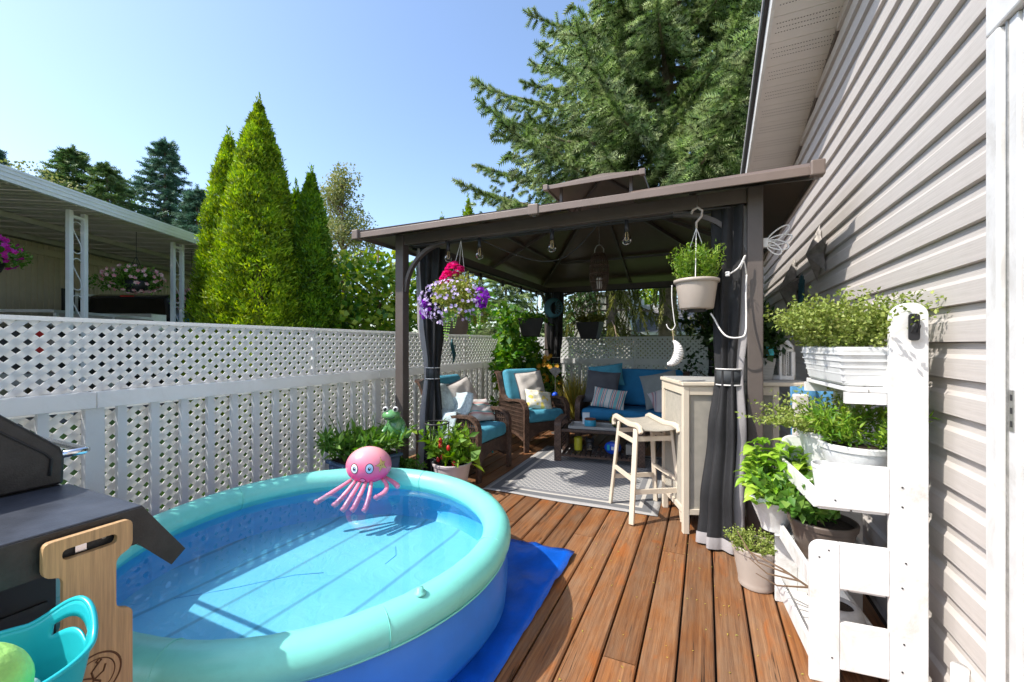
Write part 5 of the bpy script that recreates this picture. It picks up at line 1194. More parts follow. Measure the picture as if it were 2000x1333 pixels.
for i in range(nn+1):
    for j in range(9): u = j/8; vs.append((-.13+.26*u, .0+.03*math.sin(u*14)+.03*i/nn-.03, .30+.72*i/nn))
MB().add(vs, [(i*9+j, i*9+j+1, (i+1)*9+j+1, (i+1)*9+j) for i in range(nn) for j in range(8)]).build('canvas', 'canvasblue', fc, smooth=True).modifiers.new('s', 'SOLIDIFY').thickness = .012
MB().bx(-.14, -.06, -.06, -.02, .72, .98).build('arm_strap', 'offwhite', fc, bevel=.01)
bg_ = MB().bx(-.12, .12, -.1, .1, 0, .5).build('storage_bag', 'charcoal', bevel=.05, seg=4); bg_.location = (.55, 2.76, .0); bg_.rotation_euler = (0, 0, R(12)); tag(bg_, 'dark grey storage bag on the deck behind the plant stand', 'bag')

# ------------------------------------------------------------------ white stepped plant stand
ps_ = thing('plant_stand', 'white painted stepped wooden plant stand against the siding', 'plant stand', (.36, 1.925, 0), R(5))
SL = .54
def rtop(x0, x1, z0, z1, r0, r1, k=6):
    # board outline in x,z with rounded top corners (r0 at x0, r1 at x1)
    p = [(x0, z0), (x1, z0)]
    p += arc(x1-r1, z1-r1, r1, r1, 0, 90, k) if r1 else [(x1, z1)]
    p += arc(x0+r0, z1-r0, r0, r0, 90, 180, k) if r0 else [(x0, z1)]
    return p
for y in (0, SL-.022):
    MB().prism(rtop(.245, .355, 0, 1.42, .055, .045), y, y+.022, 'y').build('upright', 'white', ps_, bevel=.003)
    MB().prism(rtop(.0, .095, 0, .53, .04, 0), y-.001, y+.021, 'y').build('front_leg', 'white', ps_, bevel=.003)
    MB().prism(rtop(.022, .2445, .66, .825, .05, 0), y+.0005, y+.0215, 'y').build('side_board', 'white', ps_, bevel=.003)
    MB().prism(rtop(.0955, .2445, .36, .53, 0, 0), y+.0005, y+.0215, 'y').build('side_board', 'white', ps_, bevel=.003)
    MB().prism(rtop(.0955, .2445, .06, .235, 0, 0), y+.0005, y+.0215, 'y').build('side_board', 'white', ps_, bevel=.003)
    sc = [(.06, .50), (.03, .47), (.07, .1), (.28, .76), (.28, .69), (.29, .49), (.28, .40), (.285, .20), (.28, .10), (.08, .69)]
    if y == 0:
        for x, z in sc: MB().lathe([(0, -.0008), (.0032, -.0008), (.0032, .002), (0, .002)], 8).xf(Matrix.Translation((x, y-.0005, z)) @ Matrix.Rotation(R(90), 4, 'X')).build('screw', 'wire', ps_)
for z, a, b in ((.645, .03, .245), (.345, .01, .245), (.05, .02, .245)):
    w_ = (b-a)/2
    for k in range(2): MB().bx(a+w_*k+.003, a+w_*(k+1)-.003, .0225, SL-.0225, z, z+.018).build('shelf_board', 'white', ps_, bevel=.002)
    MB().bx(.2465, .264, .0225, SL-.0225, z, z+.10).build('back_board', 'white', ps_, bevel=.002)
    MB().bx(a-.012, a+.002, .0225, SL-.0225, z+.005, z+.075).build('front_board', 'white', ps_, bevel=.002)
for k in range(2): MB().bx(.13+.065*k, .13+.065*k+.06, .0225, SL-.0225, 1.093, 1.111).build('shelf_board', 'white', ps_, bevel=.002)
for y in (.024, SL-.046): MB().bx(.12, .245, y, y+.02, 1.05, 1.092).build('shelf_bracket', 'white', ps_)
MB().bx(.25, .352, .0225, SL-.0225, 1.065, 1.18).build('back_board', 'white', ps_, bevel=.002)
bo = thing('bottle_opener', 'black wall mounted bottle opener screwed to the plant stand upright', 'bottle opener', (.667, 1.942, 1.335), R(5))
MB().prism(rr_([(-.016, -.05), (.016, -.05), (.016, .045), (-.016, .045)], .012), -.006, -.0012, 'y').build('plate', 'blackpl', bo)
MB().tube([(-.009, -.006, -.02), (-.009, -.02, .0), (.0, -.022, .018), (.009, -.02, .0), (.009, -.006, -.02)], .004, 6).build('opener_loop', 'blackpl', bo)
# pots on the stand
lp = thing('long_white_planter', 'white trough of thyme on the top of the plant stand', 'planter', (.535, 2.20, 1.112), R(5))
vs = [(-.075, -.20, 0), (.075, -.20, 0), (.075, .2, 0), (-.075, .2, 0), (-.10, -.235, .15), (.10, -.235, .15), (.1, .235, .15), (-.1, .235, .15)]
MB().add(vs, [(3,2,1,0), (0,1,5,4), (1,2,6,5), (2,3,7,6), (3,0,4,7), (4,5,6,7)]).build('trough', 'whitepot', lp, bevel=.012)
for k in range(5): MB().bx(-.0745-.005*k-.004, .0745+.005*k+.004, -.2045-.007*k, .2045+.007*k, .02+.025*k, .026+.025*k).build('moulded_ridge', 'whitepot', lp)
pp_ = []
for y in np.linspace(-.13, .23, 6): pp_.append(bush((0, y, .13), 62, .285, .95, 30, .017, .012, droop=.16, base_r=.08))
fol('foliage', *cat(pp_), 'herb', lp, world=False)
def potted(name, label, loc, r, h, pm, build, taper=.72, ridges=0, rz=0, rimh=.025):
    t = thing(name, label, 'potted plant', loc, rz); pot(t, r, h, pm, taper, rimh, ridges=ridges); build(t, h); return t
potted('tarragon_pot', 'ridged white pot of tarragon on the middle tier beside the upright', (.555, 2.13, .664), .125, .21, 'whitepot', lambda t, h: fol('foliage', *bush((0, 0, h-.02), 70, .22, 1.0, 22, .034, .009, droop=.15, base_r=.09), 'herbg', t, world=False), .62, 1)
potted('oregano_pot', 'white footed pot of sprawling oregano on the middle tier behind the tarragon', (.50, 2.37, .664), .105, .21, 'whitepot', lambda t, h: fol('foliage', *bush((0, 0, h-.02), 80, .32, 1.5, 26, .02, .013, droop=.28, base_r=.08, hemi=(-.5, .1, 0)), 'herb', t, world=False), .6)
t = thing('small_white_pot', 'small empty white pot at the front of the middle tier', 'pot', (.445, 2.06, .664)); pot(t, .055, .13, 'whitepot', .78, .018)
# basil with separate leaves
bs = thing('basil_pot', 'flared white pot of bright basil on the second tier near the post', 'potted plant', (.30, 2.40, .37)); pot(bs, .105, .17, 'whitepot', .5, .03, ridges=1)
MB().bx(.0, .1, -.05, .05, -.01, .0).build('foot', 'whitepot', bs)
nn = 7; vs = []
for i in range(nn):
    t = i/(nn-1); wd = .5*math.sin(PI*min(1, t*1.02+.02))**.75*(1-.25*t)
    for s in (-1, -.5, 0, .5, 1): vs.append((t, wd*s*.62, .10*abs(s)*math.sin(PI*t)+.16*math.sin(PI*t*.8)-.25*t*t))
lf = MB().add(vs, [(i*5+j, i*5+j+1, (i+1)*5+j+1, (i+1)*5+j) for i in range(nn-1) for j in range(4)]).mesh('leaf', 'basil', True)
def basil_mat():
    m, nt, b, L = newmat('basil_leaf'); oi = node(nt, 'ShaderNodeObjectInfo'); r = ramp(nt, [(0, (.18, .38, .02)), (.5, (.30, .52, .04)), (1, (.44, .62, .08))]); L(oi, 'Random', r, 0); L(r, 0, b, 'Base Color'); b.inputs['Roughness'].default_value = .35
    t = node(nt, 'ShaderNodeBsdfTranslucent'); L(r, 0, t, 'Color'); mx = node(nt, 'ShaderNodeMixShader'); mx.inputs[0].default_value = .35; L(b, 0, mx, 1); L(t, 0, mx, 2); L(mx, 0, nt.nodes['Material Output'], 'Surface'); return m
lf.materials[0] = basil_mat()
stl = []
for k in range(34):
    a = random.uniform(0, 2*PI); s = math.sqrt(random.random()); hgt = random.uniform(.06, .34)*(1-.3*s); top = Vector((.13*s*math.cos(a), .13*s*math.sin(a), .15+hgt)); stl.append([(top.x*.5, top.y*.5, .14), tuple(top)])
    for j in range(8):
        b_ = a+2.4*j; o = obj('leaf', lf, bs, top-Vector((0, 0, .025*(j//2)))); sc_ = random.uniform(.05, .095)
        o.scale = (sc_, sc_, sc_); o.rotation_euler = (random.uniform(-.3, .3), random.uniform(-.5, .35), b_)
stems(bs, stl, .003)
potted('mint_pot', 'dark brown pot of mint on the second tier', (.455, 2.20, .364), .125, .16, 'brownpot', lambda t, h: fol('foliage', *bush((-.03, .02, h-.02), 50, .24, 1.0, 11, .042, .032, droop=.15, base_r=.07, hemi=(-.3, .1, 0)), 'mint_l', t, world=False), .75, 1)
cp = thing('concrete_pot', 'round pale concrete pot on the lowest tier of the plant stand', 'pot', (.50, 2.15, .07)); MB().lathe([(0, 0), (.05, 0), (.085, .04), (.09, .08), (.07, .125), (.058, .13), (.05, .11)], 28).build('pot', 'concrete', cp, smooth=True); MB().disc((0, 0, .115), .052).build('soil', 'soil', cp)
tw = []
for k in range(4): tw.append([(0, 0, .11), (-.10-.03*k, .02*k, .17+.01*k), (-.22-.03*k, .05*k-.02, .16+.02*k), (-.30-.02*k, .07*k-.03, .20+.03*k)])
stems(cp, tw, [.005, .0045, .0035, .002], 'twig', 'bare_twigs')
potted('thyme_pot', 'taupe pot of clipped thyme on the deck at the foot of the plant stand', (.245, 2.56, .002), .118, .215, 'taupepot', lambda t, h: fol('foliage', *bush((0, 0, h-.03), 150, .10, 1.1, 12, .014, .009, droop=.15, base_r=.1), 'herb', t, world=False), .74, 1, rimh=.03)
wj = thing('white_gutter_foot', 'white curved downpipe foot on the deck beside the plant stand', 'pipe', (.755, 1.86, 0)); MB().tube([(.0, .0, .22), (0, 0, .10), (-.005, -.02, .05), (-.01, -.06, .03)], .022, 12).build('elbow', 'white', wj, smooth=True)

# ------------------------------------------------------------------ stars and lizard on the siding
def barn_star(label, loc, r, rot, m):
    t = MB(); pts = []
    for k in range(10): a = R(90+36*k+rot); rr = r if k % 2 == 0 else r*.40; pts.append((0, rr*math.cos(a), rr*math.sin(a)))
    t.add(pts+[(-r*.42, 0, 0), (.0, 0, 0)], [(k, (k+1) % 10, 10) for k in range(10)]+[((k+1) % 10, k, 11) for k in range(10)])
    o = t.build('barn_star', m); o.location = loc; return tag(o, label, 'wall ornament', 'metal stars on the siding')
barn_star('pale hammered metal star on the siding nearer the gazebo post', (.765, 4.75, 1.80), .30, 6, 'metalgrey')
barn_star('darker brown-grey metal star higher on the siding', (.765, 3.74, 1.94), .22, -8, 'metalgrey')
lz = thing('lizard_ornament', 'dark teal metal sprig ornament on the siding between star and plant stand', 'wall ornament', (.76, 4.3, 1.66))
for k in range(6): a = R(40+20*k); MB().tube([(0, 0, -.18), (-.02, .08*math.cos(a), -.05), (-.015, .15*math.cos(a), .16*math.sin(a)+.05)], [.008, .012, .004], 6).build('frond', 'tealmetal', lz, smooth=True)

# ------------------------------------------------------------------ neighbour's plot: bank, carport, home, pickup
CO = Vector((-8.14, 2.86, 0)); CA = R(25.9)
def cw(x, y, z): c, s = math.cos(CA), math.sin(CA); return (CO.x+x*c-y*s, CO.y+x*s+y*c, z)
bank = MB().add([cw(1.6, -14, -.35), cw(.5, -14, .24), cw(-14, -14, .24), cw(-14, -14, -.35), cw(1.6, 22, -.35), cw(.5, 22, .24), cw(-14, 22, .24), cw(-14, 22, -.35)], [(0,1,2,3), (7,6,5,4), (0,4,5,1), (1,5,6,2), (2,6,7,3), (3,7,4,0)]).build('grass_bank', 'grass'); struct(bank)
struct(MB().add([cw(.3, -14, .245), cw(-4.1, -14, .245), cw(-4.1, 14, .245), cw(.3, 14, .245)], [(3,2,1,0)]).build('parking_pad', 'gravel'))
cpt = thing('carport', 'white carport with scrollwork posts and ribbed metal roof next door', 'carport', CO, CA)
for y in (-3.7, -1.85, 0, 1.85, 3.7):
    for dy in (-.105, .105): MB().bx(-.03, .03, y+dy-.028, y+dy+.028, .25, 3.16).build('post', 'carwhite', cpt, bevel=.003)
    MB().bx(-.028, .028, y-.076, y+.076, 3.06, 3.10).build('post_tie', 'carwhite', cpt)
    for k in range(5):
        z0 = .55+k*.52; pts = [(0, y-.07, z0)]+[(0, y-.07+.07*(1-math.cos(u)), z0-.05*math.sin(u)) for u in np.linspace(.3, PI, 6)]+[(0, y-.07, z0+.30)]+[(0, y+.07-.07*(1-math.cos(u)), z0+.38+.05*math.sin(u)) for u in np.linspace(PI, .3, 6)]
        a = [(0, y-.065+.0*i, z0) for i in range(1)]
        s_ = [(0, y+.0-.065*math.cos(u), z0-.06*math.sin(u)) for u in np.linspace(0, PI, 8)]+[(0, y+.05, z0+.08), (0, y-.05, z0+.26)]+[(0, y-.065*math.cos(u), z0+.33+.06*math.sin(u)) for u in np.linspace(0, PI*.95, 8)]
        MB().tube(s_, .007, 5).build('scroll', 'carwhite', cpt, smooth=True)
for k in range(44):
    y = -8+.4*k; MB().add([(.30, y, 3.17), (-2.9, y, 3.30), (-2.9, y+.39, 3.30), (.30, y+.39, 3.17), (.30, y, 3.20), (-2.9, y, 3.33), (-2.9, y+.39, 3.33), (.30, y+.39, 3.20)], [(0,1,2,3), (7,6,5,4), (0,4,5,1), (1,5,6,2), (2,6,7,3), (3,7,4,0)]).build('roof_pan', 'carportroof', cpt)
    for j in (.10, .23): MB().bar((.29, y+j, 3.158), (-2.88, y+j, 3.288), .025, .022).build('roof_rib', 'carportroof', cpt)
f_ = MB().bx(.301, .36, -8, 9.6, 3.155, 3.33).build('fascia', 'carwhite', cpt)
for z in (3.20, 3.255, 3.30): MB().bx(.3605, .368, -8, 9.6, z, z+.014).build('fascia_bead', 'carwhite', f_)
for x in (-1.2, -2.55): MB().bx(x-.05, x+.05, -8, 9.6, 3.08-x*.041, 3.155-x*.041).build('purlin', 'carportroof', cpt)
mh = thing('mobile_home', 'cream ribbed metal mobile home behind the carport', 'house', cw(-2.75, 0, 0), CA)
for k in range(48):
    y = -8+.4*k; m = MB().bx(-.05, 0, y, y+.397, .25, 3.2)
    for j in range(4): m.bx(.0005, .014, y+.03+.1*j, y+.065+.1*j, .25, 3.2)
    m.build('wall_panel', 'cream', mh)
MB().bx(-.02, .06, -8, 11.2, 2.98, 3.10).build('eave_trim', 'cream', mh); MB().bx(-6, -.06, -8, 11.2, .25, 3.2).build('home_body', 'cream', mh); MB().bx(-6.2, .10, -8.1, 11.3, 3.34, 3.40).build('roof', 'carportroof', mh)
wn = MB().bx(.015, .04, 2.7, 4.1, 1.55, 2.35).build('window', 'carwhite', mh); MB().bx(.0405, .045, 2.76, 3.38, 1.6, 2.3).build('pane', 'carglass', wn); MB().bx(.0405, .045, 3.42, 4.04, 1.6, 2.3).build('pane', 'carglass', wn)
for y in (2.45, 4.13): MB().bx(.015, .04, y, y+.24, 1.5, 2.4).build('shutter', 'blackpl', mh)
pr = thing('porch_railing', 'low white picket railing in front of the cream mobile home', 'railing', cw(-2.45, 0, 0), CA)
MB().bx(-.03, .03, -7, .9, 2.02, 2.09).build('top_rail', 'carwhite', pr); MB().bx(-.02, .02, -7, .9, 1.15, 1.21).build('bottom_rail', 'carwhite', pr)
pk = MB().bx(-.015, .015, -.06, .06, 1.211, 2.019).mesh('picket', 'carwhite')
for k in range(34): obj('picket', pk, pr, (0, -6.9+.235*k, 0))
for y in (-6.5, -2.5, .8): MB().bx(-.04, .04, y-.04, y+.04, .25, 1.149).build('post', 'carwhite', pr)
tk = thing('pickup_truck', 'dark pickup truck with aluminium bed rack parked under the carport', 'truck', cw(-1.3, 2.2, .25), CA+R(2))
# local: +y forward, cab rear at y 0
body = [(-2.3, .45), (-2.3, 1.28), (0.0, 1.28), (2.2, 1.28), (3.3, 1.15), (3.35, .45)]
MB().prism(body, -.95, .95, 'x').build('body', 'truck', tk, bevel=.06, seg=3)
cab = [(.02, 1.285), (.10, 1.98), (.28, 2.03), (1.45, 2.03), (1.65, 1.98), (2.25, 1.285)]
vs = []
for x0, x1, prof in ((-.92, .92, cab),):
    n = len(prof); sh = [1, .80, .78, .78, .80, 1]; vs = [(x0*s, p[0], p[1]) for p, s in zip(prof, sh)]+[(x1*s, p[0], p[1]) for p, s in zip(prof, sh)]
c_ = MB().add(vs, [tuple(range(n))[::-1], tuple(range(n, 2*n))]+[(i, (i+1) % n, n+(i+1) % n, n+i) for i in range(n)]).build('cab', 'truck', tk, bevel=.05, seg=3)
MB().add([(-.80, .028, 1.36), (.80, .028, 1.36), (.68, .088, 1.93), (-.68, .088, 1.93)], [(0,1,2,3)]).build('rear_window', 'carglass', c_)
for s in (-1, 1): MB().add([(s*.905, .25, 1.34), (s*.905, 2.0, 1.34), (s*.745, 1.55, 1.95), (s*.745, .25, 1.95)], [(0,1,2,3)]).build('side_window', 'carglass', c_)
MB().bx(-.12, .12, .07, .10, 1.965, 1.99).build('brake_light', 'red', c_)
for s in (-1, 1):
    for y in (-1.35, 2.4):
        w_ = MB().lathe([(.20, -.11), (.36, -.11), (.38, -.08), (.38, .08), (.36, .11), (.20, .11)], 28).xf(Matrix.Translation((s*.86, y, .385)) @ Matrix.Rotation(R(90), 4, 'Y')).build('tyre', 'tyre', tk, smooth=True)
        MB().lathe([(0, -.09), (.2, -.10), (.2, .10), (0, .09)], 20).xf(Matrix.Translation((s*.86, y, .385)) @ Matrix.Rotation(R(90), 4, 'Y')).build('rim', 'alu', w_)
    MB().bx(s*.80-.06, s*.80+.06, -2.33, -2.29, .85, 1.22).build('tail_light', 'red', tk)
    MB().bar((s*.90, -2.25, 1.50), (s*.90, -.35, 1.50), .04, .04).build('bed_rack_rail', 'alu', tk)
    for y in (-2.2, -1.3, -.45): MB().bx(s*.90-.02, s*.90+.02, y-.02, y+.02, 1.281, 1.4795).build('rack_stanchion', 'alu', tk)
MB().bar((-.88, -2.22, 1.505), (.88, -2.22, 1.505), .04, .04).build('rack_crossbar', 'alu', tk)
MB().bx(-.85, .85, -.42, -.06, 1.29, 1.60).build('tool_box', 'alu', tk, bevel=.01)
MB().bx(-.95, .95, -2.36, -2.29, .45, .62).build('bumper', 'alu', tk, bevel=.02)
bn = thing('blue_barrel', 'cyan blue barrel standing by the far carport post', 'barrel', cw(-.45, 2.7, .25)); MB().lathe([(0, 0), (.26, 0), (.29, .1), (.3, .5), (.3, .9), (.29, 1.45), (.26, 1.55), (0, 1.55)], 24).build('drum', 'cyanbar', bn, smooth=True)
for i, (x, y, z, lab, cm, rad) in enumerate(((.0, .97, 2.32, 'hanging basket of pink flowers under the middle of the carport', 'pink', .42), (.1, -1.15, 2.30, 'hanging basket of fuchsia flowers at the left edge under the carport', 'fuchsia', .36), (-.1, 2.35, 2.12, 'dark hanging basket at the far end of the carport by the cedar', 'pink', .26))):
    t = thing('hanging_basket', lab, 'hanging basket', cw(x, y, z), CA, 'flower baskets hanging in the carport')
    MB().lathe([(0, -.18), (.12, -.18), (.19, 0), (.17, 0)], 20).build('pot', 'blackpl', t, smooth=True)
    for k in range(3): a = 2*PI*k/3; MB().tube([(.17*math.cos(a), .17*math.sin(a), 0), (0, 0, .42), (0, 0, 3.14-z)], .005, 5).build('wire', 'wire', t)
    fol('foliage', *cat([blob((rng.normal(0, rad*.42), rng.normal(0, rad*.42), rng.uniform(-.06, .16)), (rad*.4, rad*.4, .12), 110, .055, .035, .3) for k in range(16)]), 'mint_l', t, world=False)
    d = unit(rng.normal(size=(120, 3))); flowers(t, (np.array([.1*rad, -.1, .02])+d*np.array([rad*.95, rad*.95, .22])).tolist(), 0, 5, cm, 'blossoms', .035)

# ------------------------------------------------------------------ trees
def trunk(t, pts, radii, m='bark', n=12): return MB().tube(pts, radii, n).build('trunk', m, t, smooth=True)
def shoots(P, D, L, r, K=6):
    """connected needle tufts around a short spine"""
    P = np.asarray(P); D = unit(np.asarray(D)); n = len(P); L = np.broadcast_to(L, (n,))[:, None]; r = np.broadcast_to(r, (n,))[:, None]
    ref = rng.normal(size=(n, 3)); A = unit(np.cross(D, ref)); B_ = np.cross(D, A); V = []
    for j in range(K+1): V.append(P+D*L*(j/K)*.9)
    for j in range(K):
        for k in range(5):
            a = 2*PI*k/5+j*1.3; rad = (A*math.cos(a)+B_*math.sin(a)); V.append(P+D*L*((j+.9)/K+.06)+rad*r*(.75 if j in (0, K-1) else 1)*rng.uniform(.8, 1.15, (n, 1)))
    V = np.stack(V, 1); nv_ = V.shape[1]; f = [(j, j+1, K+1+j*5+k) for j in range(K) for k in range(5)]
    F = (np.arange(n)[:, None, None]*nv_+np.array(f)[None]); return V.reshape(-1, 3), F.reshape(-1, 3)
def conifer(name, label, base, h, rad, z0, nb, sl, sr, m, group=None, droop=.35, hang=.5, tw=8, tr=.25, profile=None, azim=None, gap=.0, twl=.38, upt=3.2):
    t = thing(name, label, 'tree', base, 0, group); bx0 = np.array(base)
    trunk(t, [(0, 0, 0), (.05, .02, h*.3), (0, 0, h*.65), (0, 0, h)], [tr, tr*.8, tr*.45, .02])
    PP = []; DD = []; PB = MB()
    for b in range(nb):
        u = (b+rng.uniform(0, 1))/nb; z = z0+(h-z0)*u**1.05; a = b*2.39996+rng.normal(0, .25)
        if azim is not None and rng.uniform() > azim(a): continue
        ln = (rad*(1-u)**.95 if profile is None else rad*profile(u))*rng.uniform(.72, 1.12)+.12
        hd = np.array([math.cos(a), math.sin(a), 0]); k = max(5, int(ln/(sl*.55))); tt = np.linspace(.12, 1, k)
        def pos(q): return np.array([0, 0, z])+hd*ln*q+np.array([0, 0, 1])*ln*(.10*q-droop*q*q+.42*droop*np.maximum(0, q-.45)**2*upt)
        C0 = np.stack([pos(q) for q in tt]); T = unit(np.gradient(C0, axis=0)); S = np.cross(T, [0, 0, 1.])
        if ln > .8: PB.tube([tuple(pos(q)) for q in (0, .3, .6, .9)], [ln*.016+.008, ln*.011+.005, ln*.007+.004, .004], 4)
        PP.append(C0); DD.append(T+rng.normal(size=T.shape)*.15)
        for sg in (-1, 1):
            tl = ln*twl*(1-tt)**.7+sl*.4
            for i in range(k):
                c = max(1, int(tl[i]/(sl*.62))); q = np.linspace(.15, 1, c)[:, None]
                d = unit(S[i]*sg*(.9)+T[i]*.75+np.array([0, 0, -hang])*rng.uniform(.3, 1.2)); Pq = C0[i]+d*tl[i]*q; Pq[:, 2] -= hang*.35*tl[i]*(q[:, 0]**2)
                PP.append(Pq); DD.append(np.repeat(d[None], c, 0)+rng.normal(size=(c, 3))*.28)
    nl = 14; q = np.linspace(0, 1, nl)[:, None]; PP.append(np.array([0, 0, h-.25-1.2*sl])+q*np.array([0, 0, 1.2*sl+.1])+rng.normal(size=(nl, 3))*sl*.12*(1-q)); DD.append(np.array([0, 0, 1.])+rng.normal(size=(nl, 3))*(.6*(1-q)))
    P = np.concatenate(PP); D = np.concatenate(DD); n = len(P)
    keep = rng.uniform(size=n) > gap; P = P[keep]; D = D[keep]; n = len(P)
    V, F = shoots(P, D, sl*rng.uniform(.7, 1.2, n), sr*rng.uniform(.8, 1.2, n)); stuff(obj('crown', nmesh('crown', V, F, m), t))
    if PB.v: stuff(PB.build('limbs', 'bark', t))
    return t
def facing(c, w=1.35, back=.35):   # thin out the far side of a crown that can never be seen from the deck
    th = math.atan2(-c[1], -c[0]); return lambda a: 1.0 if math.cos(a-th) > -.25 else back
sb = (-1.0, 12.7, -.34)
spr = conifer('spruce_tree', 'tall blue-green spruce towering over the gazebo', sb, 17.5, 7.4, 4.2, 205, .30, .098, 'spruce', None, .34, .75, tr=.27, twl=.24, upt=6.5, azim=facing(sb), profile=lambda u: min(.80, (1-u)**1.1)*(.85 if u < .06 else 1))
n = 260; a = rng.uniform(0, 2*PI, n); rr = rng.uniform(.8, 4.6, n); P = np.stack([rr*np.cos(a), -np.abs(rr*np.sin(a))*.8, 2.6+rng.uniform(-.1, 1.6, n)-.12*rr], 1)
V, F = shoots(P, np.stack([rng.normal(0, .25, n), rng.normal(0, .25, n), -np.ones(n)], 1), rng.uniform(.35, .8, n), .05); stuff(obj('drooping_old_growth', nmesh('drooping_old_growth', V, F, 'oldneedle'), spr))
conifer('spruce_tree', 'young grey-green spruce behind the fence corner', (-4.3, 9.0, -.34), 3.9, 1.6, .5, 90, .22, .05, 'spruce', None, .25, .4, tr=.07)
t = thing('bare_conifer', 'second scaly conifer trunk with dead hanging boughs left of the spruce', 'tree', (-2.45, 11.9, -.34)); trunk(t, [(0, 0, 0), (.05, 0, 2), (0, 0, 6), (.1, 0, 9)], [.17, .15, .11, .03])
bl_ = MB(); DP = []; DDr = []
for k in range(30):
    a = rng.uniform(PI, 2*PI+.6) if k % 4 else rng.uniform(0, PI); z = rng.uniform(1.7, 4.2); ln = rng.uniform(1.0, 2.6)
    pts = [(ln*q*math.cos(a), ln*q*math.sin(a), z+.15*ln*q-.45*ln*q*q) for q in (0, .3, .6, 1)]; bl_.tube(pts, [.03, .022, .014, .005], 5)
    for q in np.linspace(.25, 1, 10): c = (ln*q*math.cos(a), ln*q*math.sin(a), z+.15*ln*q-.45*ln*q*q); DP += [c]*3; DDr += [(rng.normal(0, .5), rng.normal(0, .5), -1) for _ in range(3)]
stuff(bl_.build('boughs', 'bark', t)); V, F = shoots(np.array(DP), np.array(DDr), rng.uniform(.2, .5, len(DP)), .035); stuff(obj('crown', nmesh('crown', V, F, 'oldneedle'), t))
def cedar(label, base, h, rad, nclump, m, seed=0):
    t = thing('cedar_tree', label, 'tree', base, 0, 'columnar cedars behind the fence'); trunk(t, [(0, 0, 0), (0, 0, h*.5), (0, 0, h*.93)], [.09, .06, .01], 'twig')
    PP = []; DD = []; NN = []; LL = []
    for k in range(nclump):
        u = rng.uniform(0, 1)**1.15; a = rng.uniform(0, 2*PI); ring_ = rad*(min(1, .84+.8*u) if u < .2 else 1)*max(.02, (1-u)**.70*1.05-.05*u)
        ring_ *= 1+.11*math.sin(3*a+u*5+seed)+.09*math.sin(5*a-u*9+seed); ring_ *= rng.uniform(.84, 1.04); sm_ = min(1, ring_/(.3*rad))
        o = np.array([math.cos(a), math.sin(a), 0]); nl = 46; hh = .24+.16*sm_; q = rng.uniform(0, 1, nl)
        c = o*ring_*.72+np.array([0, 0, .15+(h-.45)*u]); side = np.cross(o, [0, 0, 1])
        P = c+o*(ring_*.27+.08*sm_)*np.sin(q*1.9)[:, None]*rng.uniform(.7, 1.1, (nl, 1))+np.array([0, 0, 1])*(q*hh)[:, None]+side*rng.normal(0, .03+.05*sm_, (nl, 1))*(1-.5*q)[:, None]
        D = np.array([0, 0, 1.])*.7+o*.6+side*rng.normal(0, .6, (nl, 1))+rng.normal(size=(nl, 3))*.3
        PP.append(P); DD.append(D); NN.append(o+rng.normal(size=(nl, 3))*.7); LL.append(rng.uniform(.045, .10, nl))
    n = 60; q = rng.uniform(0, 1, n); PP.append(np.stack([rng.normal(0, .05, n)*(1.2-q), rng.normal(0, .05, n)*(1.2-q), h-.45+.55*q], 1)); DD.append(np.stack([rng.normal(0, .4, n), rng.normal(0, .4, n), np.ones(n)], 1)); NN.append(rng.normal(size=(n, 3))); LL.append(np.full(n, .08))
    P = np.concatenate(PP); V, F = leaves(P, np.concatenate(DD), np.concatenate(LL), .024, np.concatenate(NN)); stuff(obj('crown', nmesh('crown', V, F, m), t)); return t
cedar('tallest broad bright green cedar behind the lattice fence', (-6.75, 4.6, -.34), 5.65, .86, 2000, 'cedar', 1)
cedar('narrower bright green cedar left of the tallest one', (-7.95, 4.85, -.34), 5.5, .70, 1200, 'cedar', 2)
cedar('slim darker green cedar right of the tallest one', (-6.36, 5.30, -.34), 4.7, .50, 1000, 'cedard', 3)
cedar('small bright cedar half hidden behind the tallest one', (-7.0, 5.5, -.34), 4.6, .6, 600, 'cedard', 4)
for (px, py, h, lab) in ((-7.6, 11.2, 5.7, 'lower of two distant cedar tips above the gazebo roof edge'), (-7.0, 11.8, 6.4, 'taller of two distant cedar tips above the gazebo roof edge')): cedar(lab, (px, py, -.34), h, .75, 420, 'cedar', h)
def broad(name, label, base, h, clumps, n, L, W, m, tr=.08, catg='tree', group=None, airy=.3):
    t = thing(name, label, catg, base, 0, group); trunk(t, [(0, 0, 0), (.06, .03, h*.35), (-.03, 0, h*.7), (0, 0, h*.95)], [tr, tr*.75, tr*.45, .012], 'twig', 8)
    ps = []; lb = MB()
    for c, r in clumps:
        ps.append(blob(c, r, n, L, W, airy, .5)); z = max(.2, c[2]-.45*math.hypot(c[0], c[1])-.2); lb.tube([(0, 0, min(z, h*.9)), (c[0]*.5, c[1]*.5, (z+c[2])/2+.05), tuple(c)], [tr*.35, tr*.22, .006], 5)
    V, F = cat(ps); stuff(obj('crown', nmesh('crown', V, F, m), t)); stuff(lb.build('branches', 'twig', t)); return t
cl = []
for k in range(74): u = rng.uniform(0, 1); a = rng.uniform(0, 2*PI); s = rng.uniform(.2, 1)*1.55*(1-u)**.6+.1; cl.append(((s*math.cos(a), s*math.sin(a), 1.0+5.9*u), (rng.uniform(.22, .5), rng.uniform(.22, .5), rng.uniform(.25, .55))))
broad('birch_tree', 'airy olive leaved tree behind the hazel shrub', (-10.25, 9.7, -.34), 6.9, cl, 210, .085, .055, 'birch', .09)
cl = []
